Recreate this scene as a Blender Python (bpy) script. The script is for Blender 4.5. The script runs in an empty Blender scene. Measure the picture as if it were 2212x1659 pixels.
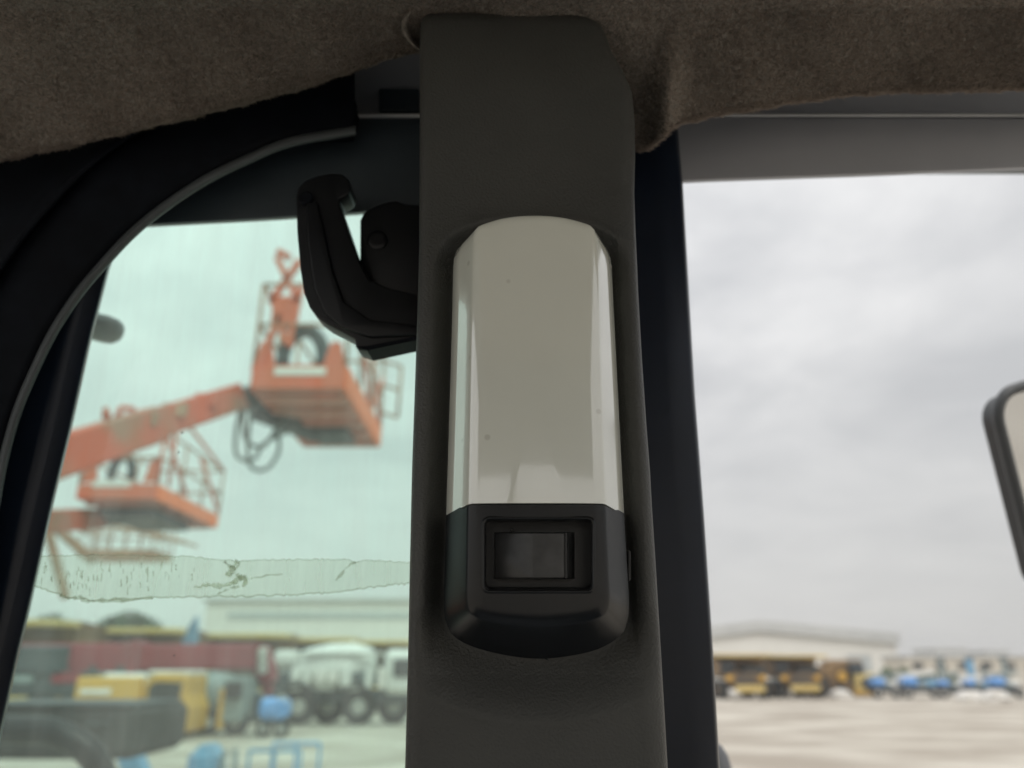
import bpy, bmesh, math, random
import numpy as np
from mathutils import Vector, Matrix
R = math.radians
random.seed(4); rng = np.random.default_rng(4)
sc = bpy.context.scene
col = sc.collection

# ------------------------------------------------------------------ camera
H = 2.6                      # eye height above the yard
PITCH = R(20.3)
F = 1663.0                   # focal length in units of a 2212 px wide frame
CAM = Vector((0, 0, H))
fw = Vector((0, math.cos(PITCH), math.sin(PITCH)))
up = Vector((0, -math.sin(PITCH), math.cos(PITCH)))
rt = Vector((1, 0, 0))
cd = bpy.data.cameras.new('camera'); cam = bpy.data.objects.new('camera', cd); col.objects.link(cam)
cam.location = CAM; cam.rotation_euler = (R(90) + PITCH, 0, 0)
cd.sensor_width = 9.8; cd.lens = 9.8 * F / 2212
cd.clip_start = 0.01; cd.clip_end = 3000
cd.dof.use_dof = True; cd.dof.focus_distance = 0.345; cd.dof.aperture_fstop = cd.lens / 4.4
cd.dof.aperture_blades = 0
sc.camera = cam
sc.view_settings.view_transform = 'Standard'; sc.view_settings.look = 'None'
sc.view_settings.exposure = 0.0; sc.view_settings.gamma = 1.0
sc.view_settings.use_curve_mapping = False
try:
    sc.cycles.use_denoising = True
    sc.cycles.caustics_reflective = False; sc.cycles.caustics_refractive = False
    sc.cycles.max_bounces = 10; sc.cycles.transparent_max_bounces = 16
    sc.cycles.sample_clamp_indirect = 6.0
except Exception:
    pass

# ------------------------------------------------------------------ sky
SUN_EL, SUN_ROT = R(50), R(142)
w = bpy.data.worlds.new('World'); sc.world = w; w.use_nodes = True
nt = w.node_tree; N_ = nt.nodes; L_ = nt.links; N_.clear()
def wn(t, **k):
    n = N_.new(t)
    for a, b in k.items(): setattr(n, a, b)
    return n
out = wn('ShaderNodeOutputWorld'); bg1 = wn('ShaderNodeBackground'); bg2 = wn('ShaderNodeBackground'); addsh = wn('ShaderNodeAddShader')
sky = wn('ShaderNodeTexSky', sky_type='NISHITA', sun_disc=False, sun_elevation=SUN_EL, sun_rotation=SUN_ROT, dust_density=4.0)
L_.new(sky.outputs[0], bg1.inputs[0]); bg1.inputs[1].default_value = 0.006
tc = wn('ShaderNodeTexCoord'); sep = wn('ShaderNodeSeparateXYZ'); L_.new(tc.outputs['Generated'], sep.inputs[0])
zc = wn('ShaderNodeMath', operation='MAXIMUM'); L_.new(sep.outputs[2], zc.inputs[0]); zc.inputs[1].default_value = 0.0
za = wn('ShaderNodeMath', operation='ADD'); L_.new(zc.outputs[0], za.inputs[0]); za.inputs[1].default_value = 0.22
dx = wn('ShaderNodeMath', operation='DIVIDE'); L_.new(sep.outputs[0], dx.inputs[0]); L_.new(za.outputs[0], dx.inputs[1])
dy = wn('ShaderNodeMath', operation='DIVIDE'); L_.new(sep.outputs[1], dy.inputs[0]); L_.new(za.outputs[0], dy.inputs[1])
cmb = wn('ShaderNodeCombineXYZ'); L_.new(dx.outputs[0], cmb.inputs[0]); L_.new(dy.outputs[0], cmb.inputs[1])
nz = wn('ShaderNodeTexNoise'); nz.inputs['Scale'].default_value = 2.3; nz.inputs['Detail'].default_value = 5; nz.inputs['Roughness'].default_value = 0.55; nz.inputs['Distortion'].default_value = 0.35
L_.new(cmb.outputs[0], nz.inputs['Vector'])
rp = wn('ShaderNodeValToRGB'); L_.new(nz.outputs[0], rp.inputs[0])
rp.color_ramp.elements[0].position = 0.34; rp.color_ramp.elements[0].color = (0.79, 0.80, 0.815, 1)
rp.color_ramp.elements[1].position = 0.70; rp.color_ramp.elements[1].color = (1.17, 1.165, 1.155, 1)
# even overcast brightening gently towards the zenith
grd = wn('ShaderNodeValToRGB'); L_.new(sep.outputs[2], grd.inputs[0])
ge = grd.color_ramp.elements
ge[0].position = 0.0; ge[0].color = (0.655, 0.65, 0.635, 1)
ge[1].position = 1.0; ge[1].color = (1.35, 1.35, 1.35, 1)
e = grd.color_ramp.elements.new(0.27); e.color = (0.67, 0.672, 0.675, 1)
e = grd.color_ramp.elements.new(0.45); e.color = (0.765, 0.767, 0.774, 1)
e = grd.color_ramp.elements.new(0.60); e.color = (0.85, 0.852, 0.857, 1)
fz = wn('ShaderNodeMapRange'); L_.new(sep.outputs[2], fz.inputs[0]); fz.inputs[1].default_value = 0.02; fz.inputs[2].default_value = 0.45; fz.inputs[3].default_value = 0.12; fz.inputs[4].default_value = 1.0
mw = wn('ShaderNodeMix', data_type='RGBA'); L_.new(fz.outputs[0], mw.inputs[0]); mw.inputs[6].default_value = (1, 1, 1, 1); L_.new(rp.outputs[0], mw.inputs[7])
ml = wn('ShaderNodeMix', data_type='RGBA', blend_type='MULTIPLY'); ml.inputs[0].default_value = 1.0
L_.new(grd.outputs[0], ml.inputs[6]); L_.new(mw.outputs[2], ml.inputs[7])
az = wn('ShaderNodeMath', operation='MULTIPLY_ADD'); L_.new(sep.outputs[0], az.inputs[0]); az.inputs[1].default_value = -0.26; az.inputs[2].default_value = 1.10   # cloud a little thinner to the left
L_.new(az.outputs[0], bg2.inputs[1]); L_.new(ml.outputs[2], bg2.inputs[0])
L_.new(bg1.outputs[0], addsh.inputs[0]); L_.new(bg2.outputs[0], addsh.inputs[1]); L_.new(addsh.outputs[0], out.inputs[0])

sd = bpy.data.lights.new('sun', 'SUN'); sun = bpy.data.objects.new('sun', sd); col.objects.link(sun)
sd.energy = 1.5; sd.angle = R(25); sd.color = (1.0, 0.96, 0.9)
sdir = Vector((math.sin(SUN_ROT) * math.cos(SUN_EL), math.cos(SUN_ROT) * math.cos(SUN_EL), math.sin(SUN_EL)))
sun.rotation_euler = sdir.to_track_quat('Z', 'Y').to_euler(); sun.location = (20, 20, 40)

# ------------------------------------------------------------------ helpers: frame of the cab wall
def ray(u, v): return rt * ((u - 1106) / F) + fw + up * ((829.5 - v) / F)
def P(u, v, d): return CAM + ray(u, v) * d                 # point at camera depth d
def G(u, v, z=0.0):
    r = ray(u, v); return CAM + r * ((z - H) / r.z)
LEAN = R(5.3)
CX = Vector((1, 0, 0)); CW = Vector((0, -math.sin(LEAN), math.cos(LEAN))); CN = Vector((0, -math.cos(LEAN), -math.sin(LEAN)))
C0 = CAM + fw * 0.36
def cp(u, v, n=0.0):
    r = ray(u, v); return CAM + r * (((C0 - CAM).dot(CN) + n) / r.dot(CN))
def ab(u, v, n=0.0):
    d = cp(u, v, n) - C0; return d.x, d.dot(CW)
def LW(a, b, n): return C0 + CX * a + CW * b + CN * n
def interp(pts):
    xs = np.array([p[0] for p in pts], float); ys = np.array([p[1] for p in pts], float)
    def f(x):
        if x <= xs[0]: return float(ys[0] + (x - xs[0]) * (ys[1] - ys[0]) / (xs[1] - xs[0]))
        if x >= xs[-1]: return float(ys[-1] + (x - xs[-1]) * (ys[-1] - ys[-2]) / (xs[-1] - xs[-2]))
        return float(np.interp(x, xs, ys))
    return f
def catmull(pts, n=8):
    pts = [Vector(p) for p in pts]; o = []
    for i in range(len(pts) - 1):
        p0 = pts[max(i - 1, 0)]; p1 = pts[i]; p2 = pts[i + 1]; p3 = pts[min(i + 2, len(pts) - 1)]
        for k in range(n):
            t = k / n
            o.append(0.5 * ((2 * p1) + (p2 - p0) * t + (2 * p0 - 5 * p1 + 4 * p2 - p3) * t * t + (3 * p1 - p0 - 3 * p2 + p3) * t ** 3))
    o.append(pts[-1]); return o

# ------------------------------------------------------------------ helpers: materials
def mat(name, c, rough=0.6, metal=0.0, var=0.15, vscale=6.0, bump=0.0, bscale=200.0, bdist=0.001, spec=0.5, coat=0.0, detail=3, c2=None, lo=0.3, hi=0.7, stretch=None):
    m = bpy.data.materials.new(name); m.use_nodes = True
    t = m.node_tree; n = t.nodes; l = t.links; b = n['Principled BSDF']
    b.inputs['Roughness'].default_value = rough; b.inputs['Metallic'].default_value = metal
    b.inputs['Specular IOR Level'].default_value = spec; b.inputs['Coat Weight'].default_value = coat; b.inputs['Coat Roughness'].default_value = 0.08
    tcn = n.new('ShaderNodeTexCoord'); vec = tcn.outputs['Object']
    if stretch:
        mp = n.new('ShaderNodeMapping'); mp.inputs['Scale'].default_value = stretch; l.new(vec, mp.inputs[0]); vec = mp.outputs[0]
    nn = n.new('ShaderNodeTexNoise'); nn.inputs['Scale'].default_value = vscale; nn.inputs['Detail'].default_value = detail
    l.new(vec, nn.inputs['Vector'])
    cr = n.new('ShaderNodeValToRGB'); l.new(nn.outputs[0], cr.inputs[0])
    a2 = c2 if c2 else tuple(min(1, x * (1 + var)) for x in c)
    a1 = c if c2 else tuple(x * (1 - var) for x in c)
    cr.color_ramp.elements[0].position = lo; cr.color_ramp.elements[0].color = (*a1, 1)
    cr.color_ramp.elements[1].position = hi; cr.color_ramp.elements[1].color = (*a2, 1)
    l.new(cr.outputs[0], b.inputs['Base Color'])
    if bump > 0:
        bn = n.new('ShaderNodeTexNoise'); bn.inputs['Scale'].default_value = bscale; bn.inputs['Detail'].default_value = 2; l.new(tcn.outputs['Object'], bn.inputs['Vector'])
        bp = n.new('ShaderNodeBump'); bp.inputs['Strength'].default_value = bump; bp.inputs['Distance'].default_value = bdist
        l.new(bn.outputs[0], bp.inputs['Height']); l.new(bp.outputs[0], b.inputs['Normal'])
    return m
M = {}
M['trim'] = mat('grained_trim_plastic', (0.062, 0.063, 0.059), 0.42, var=0.13, vscale=14, bump=0.55, bscale=850, bdist=0.0009, spec=0.35)
M['lens'] = mat('cream_lens_plastic', (0.84, 0.86, 0.775), 0.13, var=0.02, vscale=25, spec=1.0, coat=1.0)
M['lens'].node_tree.nodes['Principled BSDF'].inputs['Coat IOR'].default_value = 2.15; M['lens'].node_tree.nodes['Principled BSDF'].inputs['Coat Roughness'].default_value = 0.025
_t = M['lens'].node_tree; _p = _t.nodes['Principled BSDF']; _src = _p.inputs['Base Color'].links[0].from_socket        # a few dust specks on the lens
_tc = _t.nodes.new('ShaderNodeTexCoord'); _vo = _t.nodes.new('ShaderNodeTexVoronoi'); _vo.inputs['Scale'].default_value = 52; _t.links.new(_tc.outputs['Object'], _vo.inputs['Vector'])
_mr = _t.nodes.new('ShaderNodeMapRange'); _mr.inputs[1].default_value = 0.045; _mr.inputs[2].default_value = 0.085; _mr.inputs[3].default_value = 0.3; _mr.inputs[4].default_value = 0.0; _t.links.new(_vo.outputs['Distance'], _mr.inputs[0])
_mx = _t.nodes.new('ShaderNodeMix'); _mx.data_type = 'RGBA'; _t.links.new(_mr.outputs[0], _mx.inputs[0]); _t.links.new(_src, _mx.inputs[6]); _mx.inputs[7].default_value = (0.3, 0.27, 0.2, 1); _t.links.new(_mx.outputs[2], _p.inputs['Base Color'])
_ns = _t.nodes.new('ShaderNodeTexNoise'); _ns.inputs['Scale'].default_value = 900; _ns.inputs['Detail'].default_value = 3; _t.links.new(_tc.outputs['Object'], _ns.inputs['Vector'])
_rr = _t.nodes.new('ShaderNodeMapRange'); _rr.inputs[1].default_value = 0.45; _rr.inputs[2].default_value = 0.75; _rr.inputs[3].default_value = 0.02; _rr.inputs[4].default_value = 0.14; _t.links.new(_ns.outputs[0], _rr.inputs[0]); _t.links.new(_rr.outputs[0], _p.inputs['Coat Roughness'])
M['housing'] = mat('black_lamp_plastic', (0.006, 0.007, 0.0085), 0.25, var=0.3, vscale=80, bump=0.2, bscale=2200, bdist=0.0002, spec=0.42)
M['rocker'] = mat('black_rocker_plastic', (0.045, 0.046, 0.047), 0.33, var=0.25, vscale=160, bump=0.15, bscale=1800, bdist=0.0002)
M['felt'] = mat('brown_felt', (0.14, 0.126, 0.110), 0.95, vscale=520, lo=0.32, hi=0.68, c2=(0.27, 0.246, 0.218), bump=0.9, bscale=600, bdist=0.0018, spec=0.1, detail=4)
M['fibre'] = mat('felt_fibre', (0.20, 0.178, 0.156), 0.95, vscale=260, c2=(0.42, 0.372, 0.327), spec=0.1)
_t = M['fibre'].node_tree; _p = _t.nodes['Principled BSDF']; _o = _t.nodes['Material Output']; _tl = _t.nodes.new('ShaderNodeBsdfTranslucent'); _mx = _t.nodes.new('ShaderNodeMixShader')
_tl.inputs[0].default_value = (0.55, 0.46, 0.40, 1); _mx.inputs[0].default_value = 0.45
_t.links.new(_p.outputs[0], _mx.inputs[1]); _t.links.new(_tl.outputs[0], _mx.inputs[2]); _t.links.new(_mx.outputs[0], _o.inputs[0])
M['rubber'] = mat('black_rubber', (0.005, 0.0065, 0.010), 0.7, var=0.3, vscale=60, bump=0.2, bscale=900, bdist=0.0005, spec=0.12)
M['lip'] = mat('grey_seal_lip', (0.075, 0.085, 0.09), 0.55, var=0.15, vscale=40, spec=0.4)
M['black_paint'] = mat('black_frame_paint', (0.007, 0.012, 0.024), 0.30, var=0.15, vscale=25, bump=0.08, bscale=300, bdist=0.0006, spec=0.30)
M['header'] = mat('lit_header_paint', (0.32, 0.325, 0.35), 0.5, var=0.08, vscale=12, spec=0.3)  # raised tone stands in for light on the header beam
M['header_dark'] = mat('shaded_header_paint', (0.036, 0.048, 0.058), 0.45, var=0.2, vscale=14, spec=0.4)  # left half of the same beam, darkened to stand in for shade
M['light_line'] = mat('header_light_line', (0.58, 0.58, 0.58), 0.45, var=0.08, vscale=20)  # pale tone stands in for light caught by the header lip
M['latch'] = mat('black_latch_plastic', (0.006, 0.007, 0.009), 0.40, var=0.2, vscale=60, bump=0.12, bscale=1200, bdist=0.0003, spec=0.35)
M['shell'] = mat('dark_cab_lining', (0.26, 0.285, 0.30), 0.8, var=0.1, vscale=8)
M['orange'] = mat('faded_orange_paint', (0.66, 0.135, 0.065), 0.5, vscale=2.2, c2=(0.55, 0.18, 0.10), detail=6)
M['orange_lit'] = mat('lit_orange_paint', (0.85, 0.20, 0.06), 0.5, var=0.08, vscale=2)  # same orange, brightened to stand in for sunlight on the right-hand side board
M['boom_paint'] = mat('weathered_boom_paint', (0.58, 0.12, 0.065), 0.55, vscale=1.6, c2=(0.36, 0.20, 0.14), detail=6, lo=0.4, hi=0.62)
M['underside'] = mat('rusty_platform_mesh', (0.62, 0.24, 0.18), 0.7, vscale=2.5, c2=(0.42, 0.26, 0.21), detail=6, stretch=(1, 4, 1))
M['dark_steel'] = mat('dark_grey_steel', (0.055, 0.07, 0.078), 0.5, var=0.3, vscale=4)
M['hose'] = mat('grey_hose', (0.14, 0.17, 0.17), 0.6, var=0.2)
M['white_paint'] = mat('dull_white_paint', (0.72, 0.73, 0.70), 0.5, vscale=1.5, var=0.1, detail=6)
M['tan_rail'] = mat('faded_tan_rail', (0.38, 0.24, 0.16), 0.6, var=0.2)
M['yellow'] = mat('haul_truck_yellow', (0.62, 0.37, 0.07), 0.5, vscale=0.8, c2=(0.50, 0.33, 0.10), detail=6)
M['yellow_dusty'] = mat('dusty_canopy_yellow', (0.66, 0.53, 0.22), 0.6, vscale=0.8, c2=(0.58, 0.43, 0.14), detail=6)
M['amber'] = mat('crane_amber', (0.66, 0.38, 0.05), 0.45, vscale=1.5, c2=(0.58, 0.35, 0.07), detail=5)
M['brown_and_shade'] = mat('dusty_brown_and_shade', (0.15, 0.095, 0.05), 0.6, vscale=1.2, c2=(0.26, 0.16, 0.06), detail=5)  # loader brown; on haul trucks it stands in for shade below the canopy
M['crimson'] = mat('crimson_crane_paint', (0.28, 0.035, 0.05), 0.5, vscale=0.7, c2=(0.20, 0.035, 0.045), detail=6)
M['blue'] = mat('lift_blue_paint', (0.13, 0.33, 0.70), 0.45, var=0.25, vscale=1.5)
M['pale_blue'] = mat('dusty_pale_blue_paint', (0.16, 0.36, 0.55), 0.5, var=0.2, vscale=2)
M['grey_machine'] = mat('mixer_grey_paint', (0.22, 0.27, 0.27), 0.5, vscale=1.5, var=0.25, detail=5)
M['tyre'] = mat('dusty_tyre_rubber', (0.035, 0.036, 0.036), 0.85, var=0.3, vscale=3)
M['rim'] = mat('grey_rim_paint', (0.5, 0.5, 0.47), 0.5, var=0.15)
M['window'] = mat('dark_vehicle_glass', (0.03, 0.037, 0.042), 0.12, var=0.2, spec=0.6)
M['lamp_glass'] = mat('headlamp_glass', (0.7, 0.68, 0.6), 0.2, var=0.1)
M['shed_wall'] = mat('pale_shed_cladding', (0.74, 0.73, 0.68), 0.7, vscale=0.3, var=0.05, stretch=(6, 6, 0.4))
M['shed_roof'] = mat('grey_shed_roof', (0.50, 0.51, 0.50), 0.6, vscale=0.3, var=0.08)
M['fascia'] = mat('grey_green_fascia', (0.44, 0.48, 0.48), 0.6, vscale=0.3, var=0.08)
M['wall_tan'] = mat('yard_wall_render', (0.58, 0.54, 0.46), 0.8, vscale=0.5, var=0.1)
M['rock'] = mat('white_rubble', (0.72, 0.70, 0.66), 0.9, vscale=3, var=0.1)
M['leaf'] = mat('shrub_leaf', (0.045, 0.10, 0.03), 0.7, vscale=5, c2=(0.09, 0.15, 0.05))
M['leaf_dark'] = mat('tree_leaf', (0.04, 0.075, 0.04), 0.7, vscale=4, c2=(0.075, 0.11, 0.06))
M['bark'] = mat('bark', (0.12, 0.09, 0.06), 0.9)
M['mirror_frame'] = mat('mirror_housing_black', (0.07, 0.075, 0.08), 0.5, var=0.15)
M['mirror'] = mat('mirror_silver', (0.72, 0.73, 0.74), 0.12, metal=1.0, var=0.02)
M['grey_rail'] = mat('grey_rail_paint', (0.22, 0.225, 0.24), 0.45, var=0.1)
M['ground'] = mat('sandy_concrete_yard', (0.36, 0.318, 0.265), 0.9, vscale=0.2, c2=(0.62, 0.585, 0.51), detail=7, lo=0.40, hi=0.70, stretch=(1, 1.5, 1), spec=0.2)

def glass_mat():
    m = bpy.data.materials.new('dusty_green_glass'); m.use_nodes = True
    t = m.node_tree; n = t.nodes; l = t.links; n.clear()
    o = n.new('ShaderNodeOutputMaterial'); tr = n.new('ShaderNodeBsdfTransparent'); tr.inputs[0].default_value = (0.745, 1.0, 0.885, 1)
    tl = n.new('ShaderNodeBsdfTranslucent'); tl.inputs[0].default_value = (0.86, 1.0, 0.93, 1)
    gl = n.new('ShaderNodeBsdfGlossy'); gl.inputs['Roughness'].default_value = 0.03
    tcn = n.new('ShaderNodeTexCoord'); mp = n.new('ShaderNodeMapping'); mp.inputs['Scale'].default_value = (55, 55, 3.2)
    l.new(tcn.outputs['Object'], mp.inputs[0])
    nn = n.new('ShaderNodeTexNoise'); nn.inputs['Scale'].default_value = 1.6; nn.inputs['Detail'].default_value = 4; l.new(mp.outputs[0], nn.inputs[0])
    mr = n.new('ShaderNodeMapRange'); mr.inputs[1].default_value = 0.3; mr.inputs[2].default_value = 0.75; mr.inputs[3].default_value = 0.09; mr.inputs[4].default_value = 0.21
    l.new(nn.outputs[0], mr.inputs[0])
    vo = n.new('ShaderNodeTexVoronoi'); vo.inputs['Scale'].default_value = 95; l.new(tcn.outputs['Object'], vo.inputs[0])
    ls = n.new('ShaderNodeMath'); ls.operation = 'LESS_THAN'; ls.inputs[1].default_value = 0.07; l.new(vo.outputs['Distance'], ls.inputs[0])
    n2 = n.new('ShaderNodeTexNoise'); n2.inputs['Scale'].default_value = 60; l.new(tcn.outputs['Object'], n2.inputs[0])
    g2 = n.new('ShaderNodeMath'); g2.operation = 'GREATER_THAN'; g2.inputs[1].default_value = 0.62; l.new(n2.outputs[0], g2.inputs[0])
    sp = n.new('ShaderNodeMath'); sp.operation = 'MULTIPLY'; l.new(ls.outputs[0], sp.inputs[0]); l.new(g2.outputs[0], sp.inputs[1])
    m1 = n.new('ShaderNodeMixShader'); l.new(mr.outputs[0], m1.inputs[0]); l.new(tr.outputs[0], m1.inputs[1]); l.new(tl.outputs[0], m1.inputs[2])
    df = n.new('ShaderNodeBsdfDiffuse'); df.inputs[0].default_value = (0.12, 0.12, 0.1, 1)
    sm = n.new('ShaderNodeMath'); sm.operation = 'MULTIPLY'; sm.inputs[1].default_value = 0.55; l.new(sp.outputs[0], sm.inputs[0])
    m3 = n.new('ShaderNodeMixShader'); l.new(sm.outputs[0], m3.inputs[0]); l.new(m1.outputs[0], m3.inputs[1]); l.new(df.outputs[0], m3.inputs[2])
    m2 = n.new('ShaderNodeMixShader'); m2.inputs[0].default_value = 0.03; l.new(m3.outputs[0], m2.inputs[1]); l.new(gl.outputs[0], m2.inputs[2])
    l.new(m2.outputs[0], o.inputs[0]); return m
M['glass'] = glass_mat()
def film_mat(name, c, a):
    m = bpy.data.materials.new(name); m.use_nodes = True
    t = m.node_tree; n = t.nodes; l = t.links; n.clear()
    o = n.new('ShaderNodeOutputMaterial'); tr = n.new('ShaderNodeBsdfTransparent'); tr.inputs[0].default_value = (0.93, 0.93, 0.9, 1)
    tl = n.new('ShaderNodeBsdfTranslucent'); tl.inputs[0].default_value = (*c, 1)
    tcn = n.new('ShaderNodeTexCoord'); mp = n.new('ShaderNodeMapping'); mp.inputs['Scale'].default_value = (160, 160, 12); l.new(tcn.outputs['Object'], mp.inputs[0])
    nn = n.new('ShaderNodeTexNoise'); nn.inputs['Scale'].default_value = 1.5; nn.inputs['Detail'].default_value = 4; l.new(mp.outputs[0], nn.inputs[0])
    mr = n.new('ShaderNodeMapRange'); mr.inputs[1].default_value = 0.3; mr.inputs[2].default_value = 0.7; mr.inputs[3].default_value = a * 0.6; mr.inputs[4].default_value = a * 1.3; l.new(nn.outputs[0], mr.inputs[0])
    m1 = n.new('ShaderNodeMixShader'); l.new(mr.outputs[0], m1.inputs[0]); l.new(tr.outputs[0], m1.inputs[1]); l.new(tl.outputs[0], m1.inputs[2]); l.new(m1.outputs[0], o.inputs[0]); return m
M['film'] = film_mat('tape_residue_film', (0.76, 0.80, 0.70), 0.26)
M['film_white'] = film_mat('lifted_tape_glue', (0.95, 1.0, 0.93), 0.5)
M['film_edge'] = film_mat('tape_residue_edge', (0.56, 0.58, 0.50), 0.22)

# ------------------------------------------------------------------ helpers: meshes and things
class MB:
    def __init__(s): s.v = []; s.f = []
    def add(s, vs, fs):
        o = len(s.v); s.v += [tuple(x) for x in vs]; s.f += [tuple(i + o for i in f) for f in fs]; return s
    def box(s, c, d, rot=None, ch=0.0):
        x, y, z = d[0] / 2, d[1] / 2, d[2] / 2; q = rot or Matrix.Identity(3); c = Vector(c)
        if ch <= 0: ch = min(d) * 0.08
        ch = min(ch, min(d) * 0.45); vs = []; idx = {}
        for sx in (-1, 1):
            for sy in (-1, 1):
                for sz in (-1, 1):
                    for ax in range(3):
                        p = [sx * (x - ch), sy * (y - ch), sz * (z - ch)]; p[ax] = (sx * x, sy * y, sz * z)[ax]
                        idx[(sx, sy, sz, ax)] = len(vs); vs.append(c + q @ Vector(p))
        fs = []
        for ax in range(3):
            o1, o2 = [(1, 2), (2, 0), (0, 1)][ax]
            for sg in (-1, 1):
                qd = []
                for (p, r) in ((-1, -1), (1, -1), (1, 1), (-1, 1)):
                    k = [0, 0, 0]; k[ax] = sg; k[o1] = p; k[o2] = r; qd.append(idx[(*k, ax)])
                fs.append(tuple(qd if sg > 0 else qd[::-1]))
        for ax in range(3):
            o1, o2 = [(1, 2), (2, 0), (0, 1)][ax]
            for p in (-1, 1):
                for r in (-1, 1):
                    k0 = [0, 0, 0]; k0[ax] = -1; k0[o1] = p; k0[o2] = r; k1 = list(k0); k1[ax] = 1
                    q4 = [idx[(*k0, o1)], idx[(*k1, o1)], idx[(*k1, o2)], idx[(*k0, o2)]]
                    fs.append(tuple(q4 if p * r < 0 else q4[::-1]))
        for sx in (-1, 1):
            for sy in (-1, 1):
                for sz in (-1, 1):
                    t3 = [idx[(sx, sy, sz, a)] for a in range(3)]; fs.append(tuple(t3 if sx * sy * sz > 0 else t3[::-1]))
        return s.add(vs, fs)
    def tube(s, pts, r, n=8, closed=False):
        pts = [Vector(p) for p in pts]; m = len(pts); rr = r if isinstance(r, (list, tuple)) else [r] * m
        ref = None; vs = []; fs = []
        for i, p in enumerate(pts):
            if closed: t = pts[(i + 1) % m] - pts[i - 1]
            else: t = pts[min(i + 1, m - 1)] - pts[max(i - 1, 0)]
            t.normalize()
            if ref is None: ref = Vector((0, 0, 1)) if abs(t.z) < 0.9 else Vector((1, 0, 0))
            a = ref - t * ref.dot(t); a.normalize(); b = t.cross(a); ref = a
            for k in range(n):
                th = 2 * math.pi * k / n; vs.append(p + (a * math.cos(th) + b * math.sin(th)) * rr[i])
        for i in range(m if closed else m - 1):
            j = (i + 1) % m
            for k in range(n): k2 = (k + 1) % n; fs.append((i * n + k, i * n + k2, j * n + k2, j * n + k))
        if not closed: fs.append(tuple(range(n))[::-1]); fs.append(tuple(range((m - 1) * n, m * n)))
        return s.add(vs, fs)
    def beam(s, p0, p1, w0, h0, w1=None, h1=None, upv=(0, 0, 1)):
        p0 = Vector(p0); p1 = Vector(p1); t = (p1 - p0).normalized(); a = t.cross(Vector(upv)).normalized(); b = a.cross(t)
        w1 = w1 or w0; h1 = h1 or h0; vs = []; c = 0.15
        for p, ww, hh in ((p0, w0, h0), (p1, w1, h1)):
            for x, y in ((-1, -1 + c), (-1 + c, -1), (1 - c, -1), (1, -1 + c), (1, 1 - c), (1 - c, 1), (-1 + c, 1), (-1, 1 - c)):
                vs.append(p + a * (x * ww / 2) + b * (y * hh / 2))
        fs = [(k, (k + 1) % 8, 8 + (k + 1) % 8, 8 + k) for k in range(8)] + [tuple(range(8))[::-1], tuple(range(8, 16))]
        return s.add(vs, fs)
    def prism(s, poly, vec):
        n = len(poly); vec = Vector(vec); poly = [Vector(p) for p in poly]
        return s.add(poly + [p + vec for p in poly], [tuple(range(n))[::-1], tuple(range(n, 2 * n))] + [(k, (k + 1) % n, n + (k + 1) % n, n + k) for k in range(n)])
    def lathe(s, c, axis, prof, n=24):
        c = Vector(c); ax = Vector(axis).normalized(); a = (Vector((0, 0, 1)) if abs(ax.z) < 0.9 else Vector((1, 0, 0))).cross(ax).normalized(); b = ax.cross(a)
        vs = []; fs = []; m = len(prof)
        for (x, r) in prof:
            for k in range(n): th = 2 * math.pi * k / n; vs.append(c + ax * x + (a * math.cos(th) + b * math.sin(th)) * r)
        for i in range(m - 1):
            for k in range(n): k2 = (k + 1) % n; fs.append((i * n + k, i * n + k2, (i + 1) * n + k2, (i + 1) * n + k))
        fs.append(tuple(range(n))[::-1]); fs.append(tuple(range((m - 1) * n, m * n)))
        return s.add(vs, fs)
    def grid(s, rows):
        m = len(rows); n = len(rows[0]); vs = [p for r in rows for p in r]
        return s.add(vs, [(i * n + j, i * n + j + 1, (i + 1) * n + j + 1, (i + 1) * n + j) for i in range(m - 1) for j in range(n - 1)])
    def build(s, name, m, parent=None, smooth=False, base=None, bevel=0.0, fix=True):
        me = bpy.data.meshes.new(name)
        o = Vector(base) if base is not None else (parent_base(parent) if parent else Vector((0, 0, 0)))
        me.from_pydata([tuple(Vector(v) - o) for v in s.v], [], s.f)
        if fix:
            bm = bmesh.new(); bm.from_mesh(me); bmesh.ops.recalc_face_normals(bm, faces=bm.faces)
            if bevel > 0:
                ed = [e for e in bm.edges if len(e.link_faces) == 2 and e.calc_face_angle(0) > 0.5]
                bmesh.ops.bevel(bm, geom=ed, offset=bevel, segments=3, affect='EDGES', profile=0.5, clamp_overlap=True)
            bm.to_mesh(me); bm.free()
        me.materials.append(M[m] if isinstance(m, str) else m)
        if smooth:
            for p in me.polygons: p.use_smooth = True
            if smooth != 'all':
                try: me.set_sharp_from_angle(angle=R(38))
                except Exception: pass
        ob = bpy.data.objects.new(name, me); col.objects.link(ob)
        if parent is not None: ob.parent = parent
        else: ob.location = o
        return ob
def parent_base(p):
    o = Vector((0, 0, 0))
    while p is not None:
        if p.type == 'EMPTY' and p.get('world_built'): o += p.location
        elif p.get('world_built_mesh'): o += p.location
        p = p.parent
    return o
def tag(o, label, cat, group=None):
    o['label'] = label; o['category'] = cat
    if group: o['group'] = group
    return o
def thing(name, label, cat, loc, world=True, group=None, rz=0.0):
    o = bpy.data.objects.new(name, None); col.objects.link(o); o.location = loc; o.rotation_euler = (0, 0, rz); o.empty_display_size = 0.1
    if world: o['world_built'] = True
    return tag(o, label, cat, group)
def single(mb, name, m, label, cat, base, group=None, **k):       # a thing that is one mesh
    o = mb.build(name, m, None, base=base, **k); o['world_built_mesh'] = True
    return tag(o, label, cat, group)
def struct(mb, name, m, base=(0, 0, 0), **k):
    o = mb.build(name, m, None, base=base, **k); o['kind'] = 'structure'; o['world_built_mesh'] = True; return o
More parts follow.
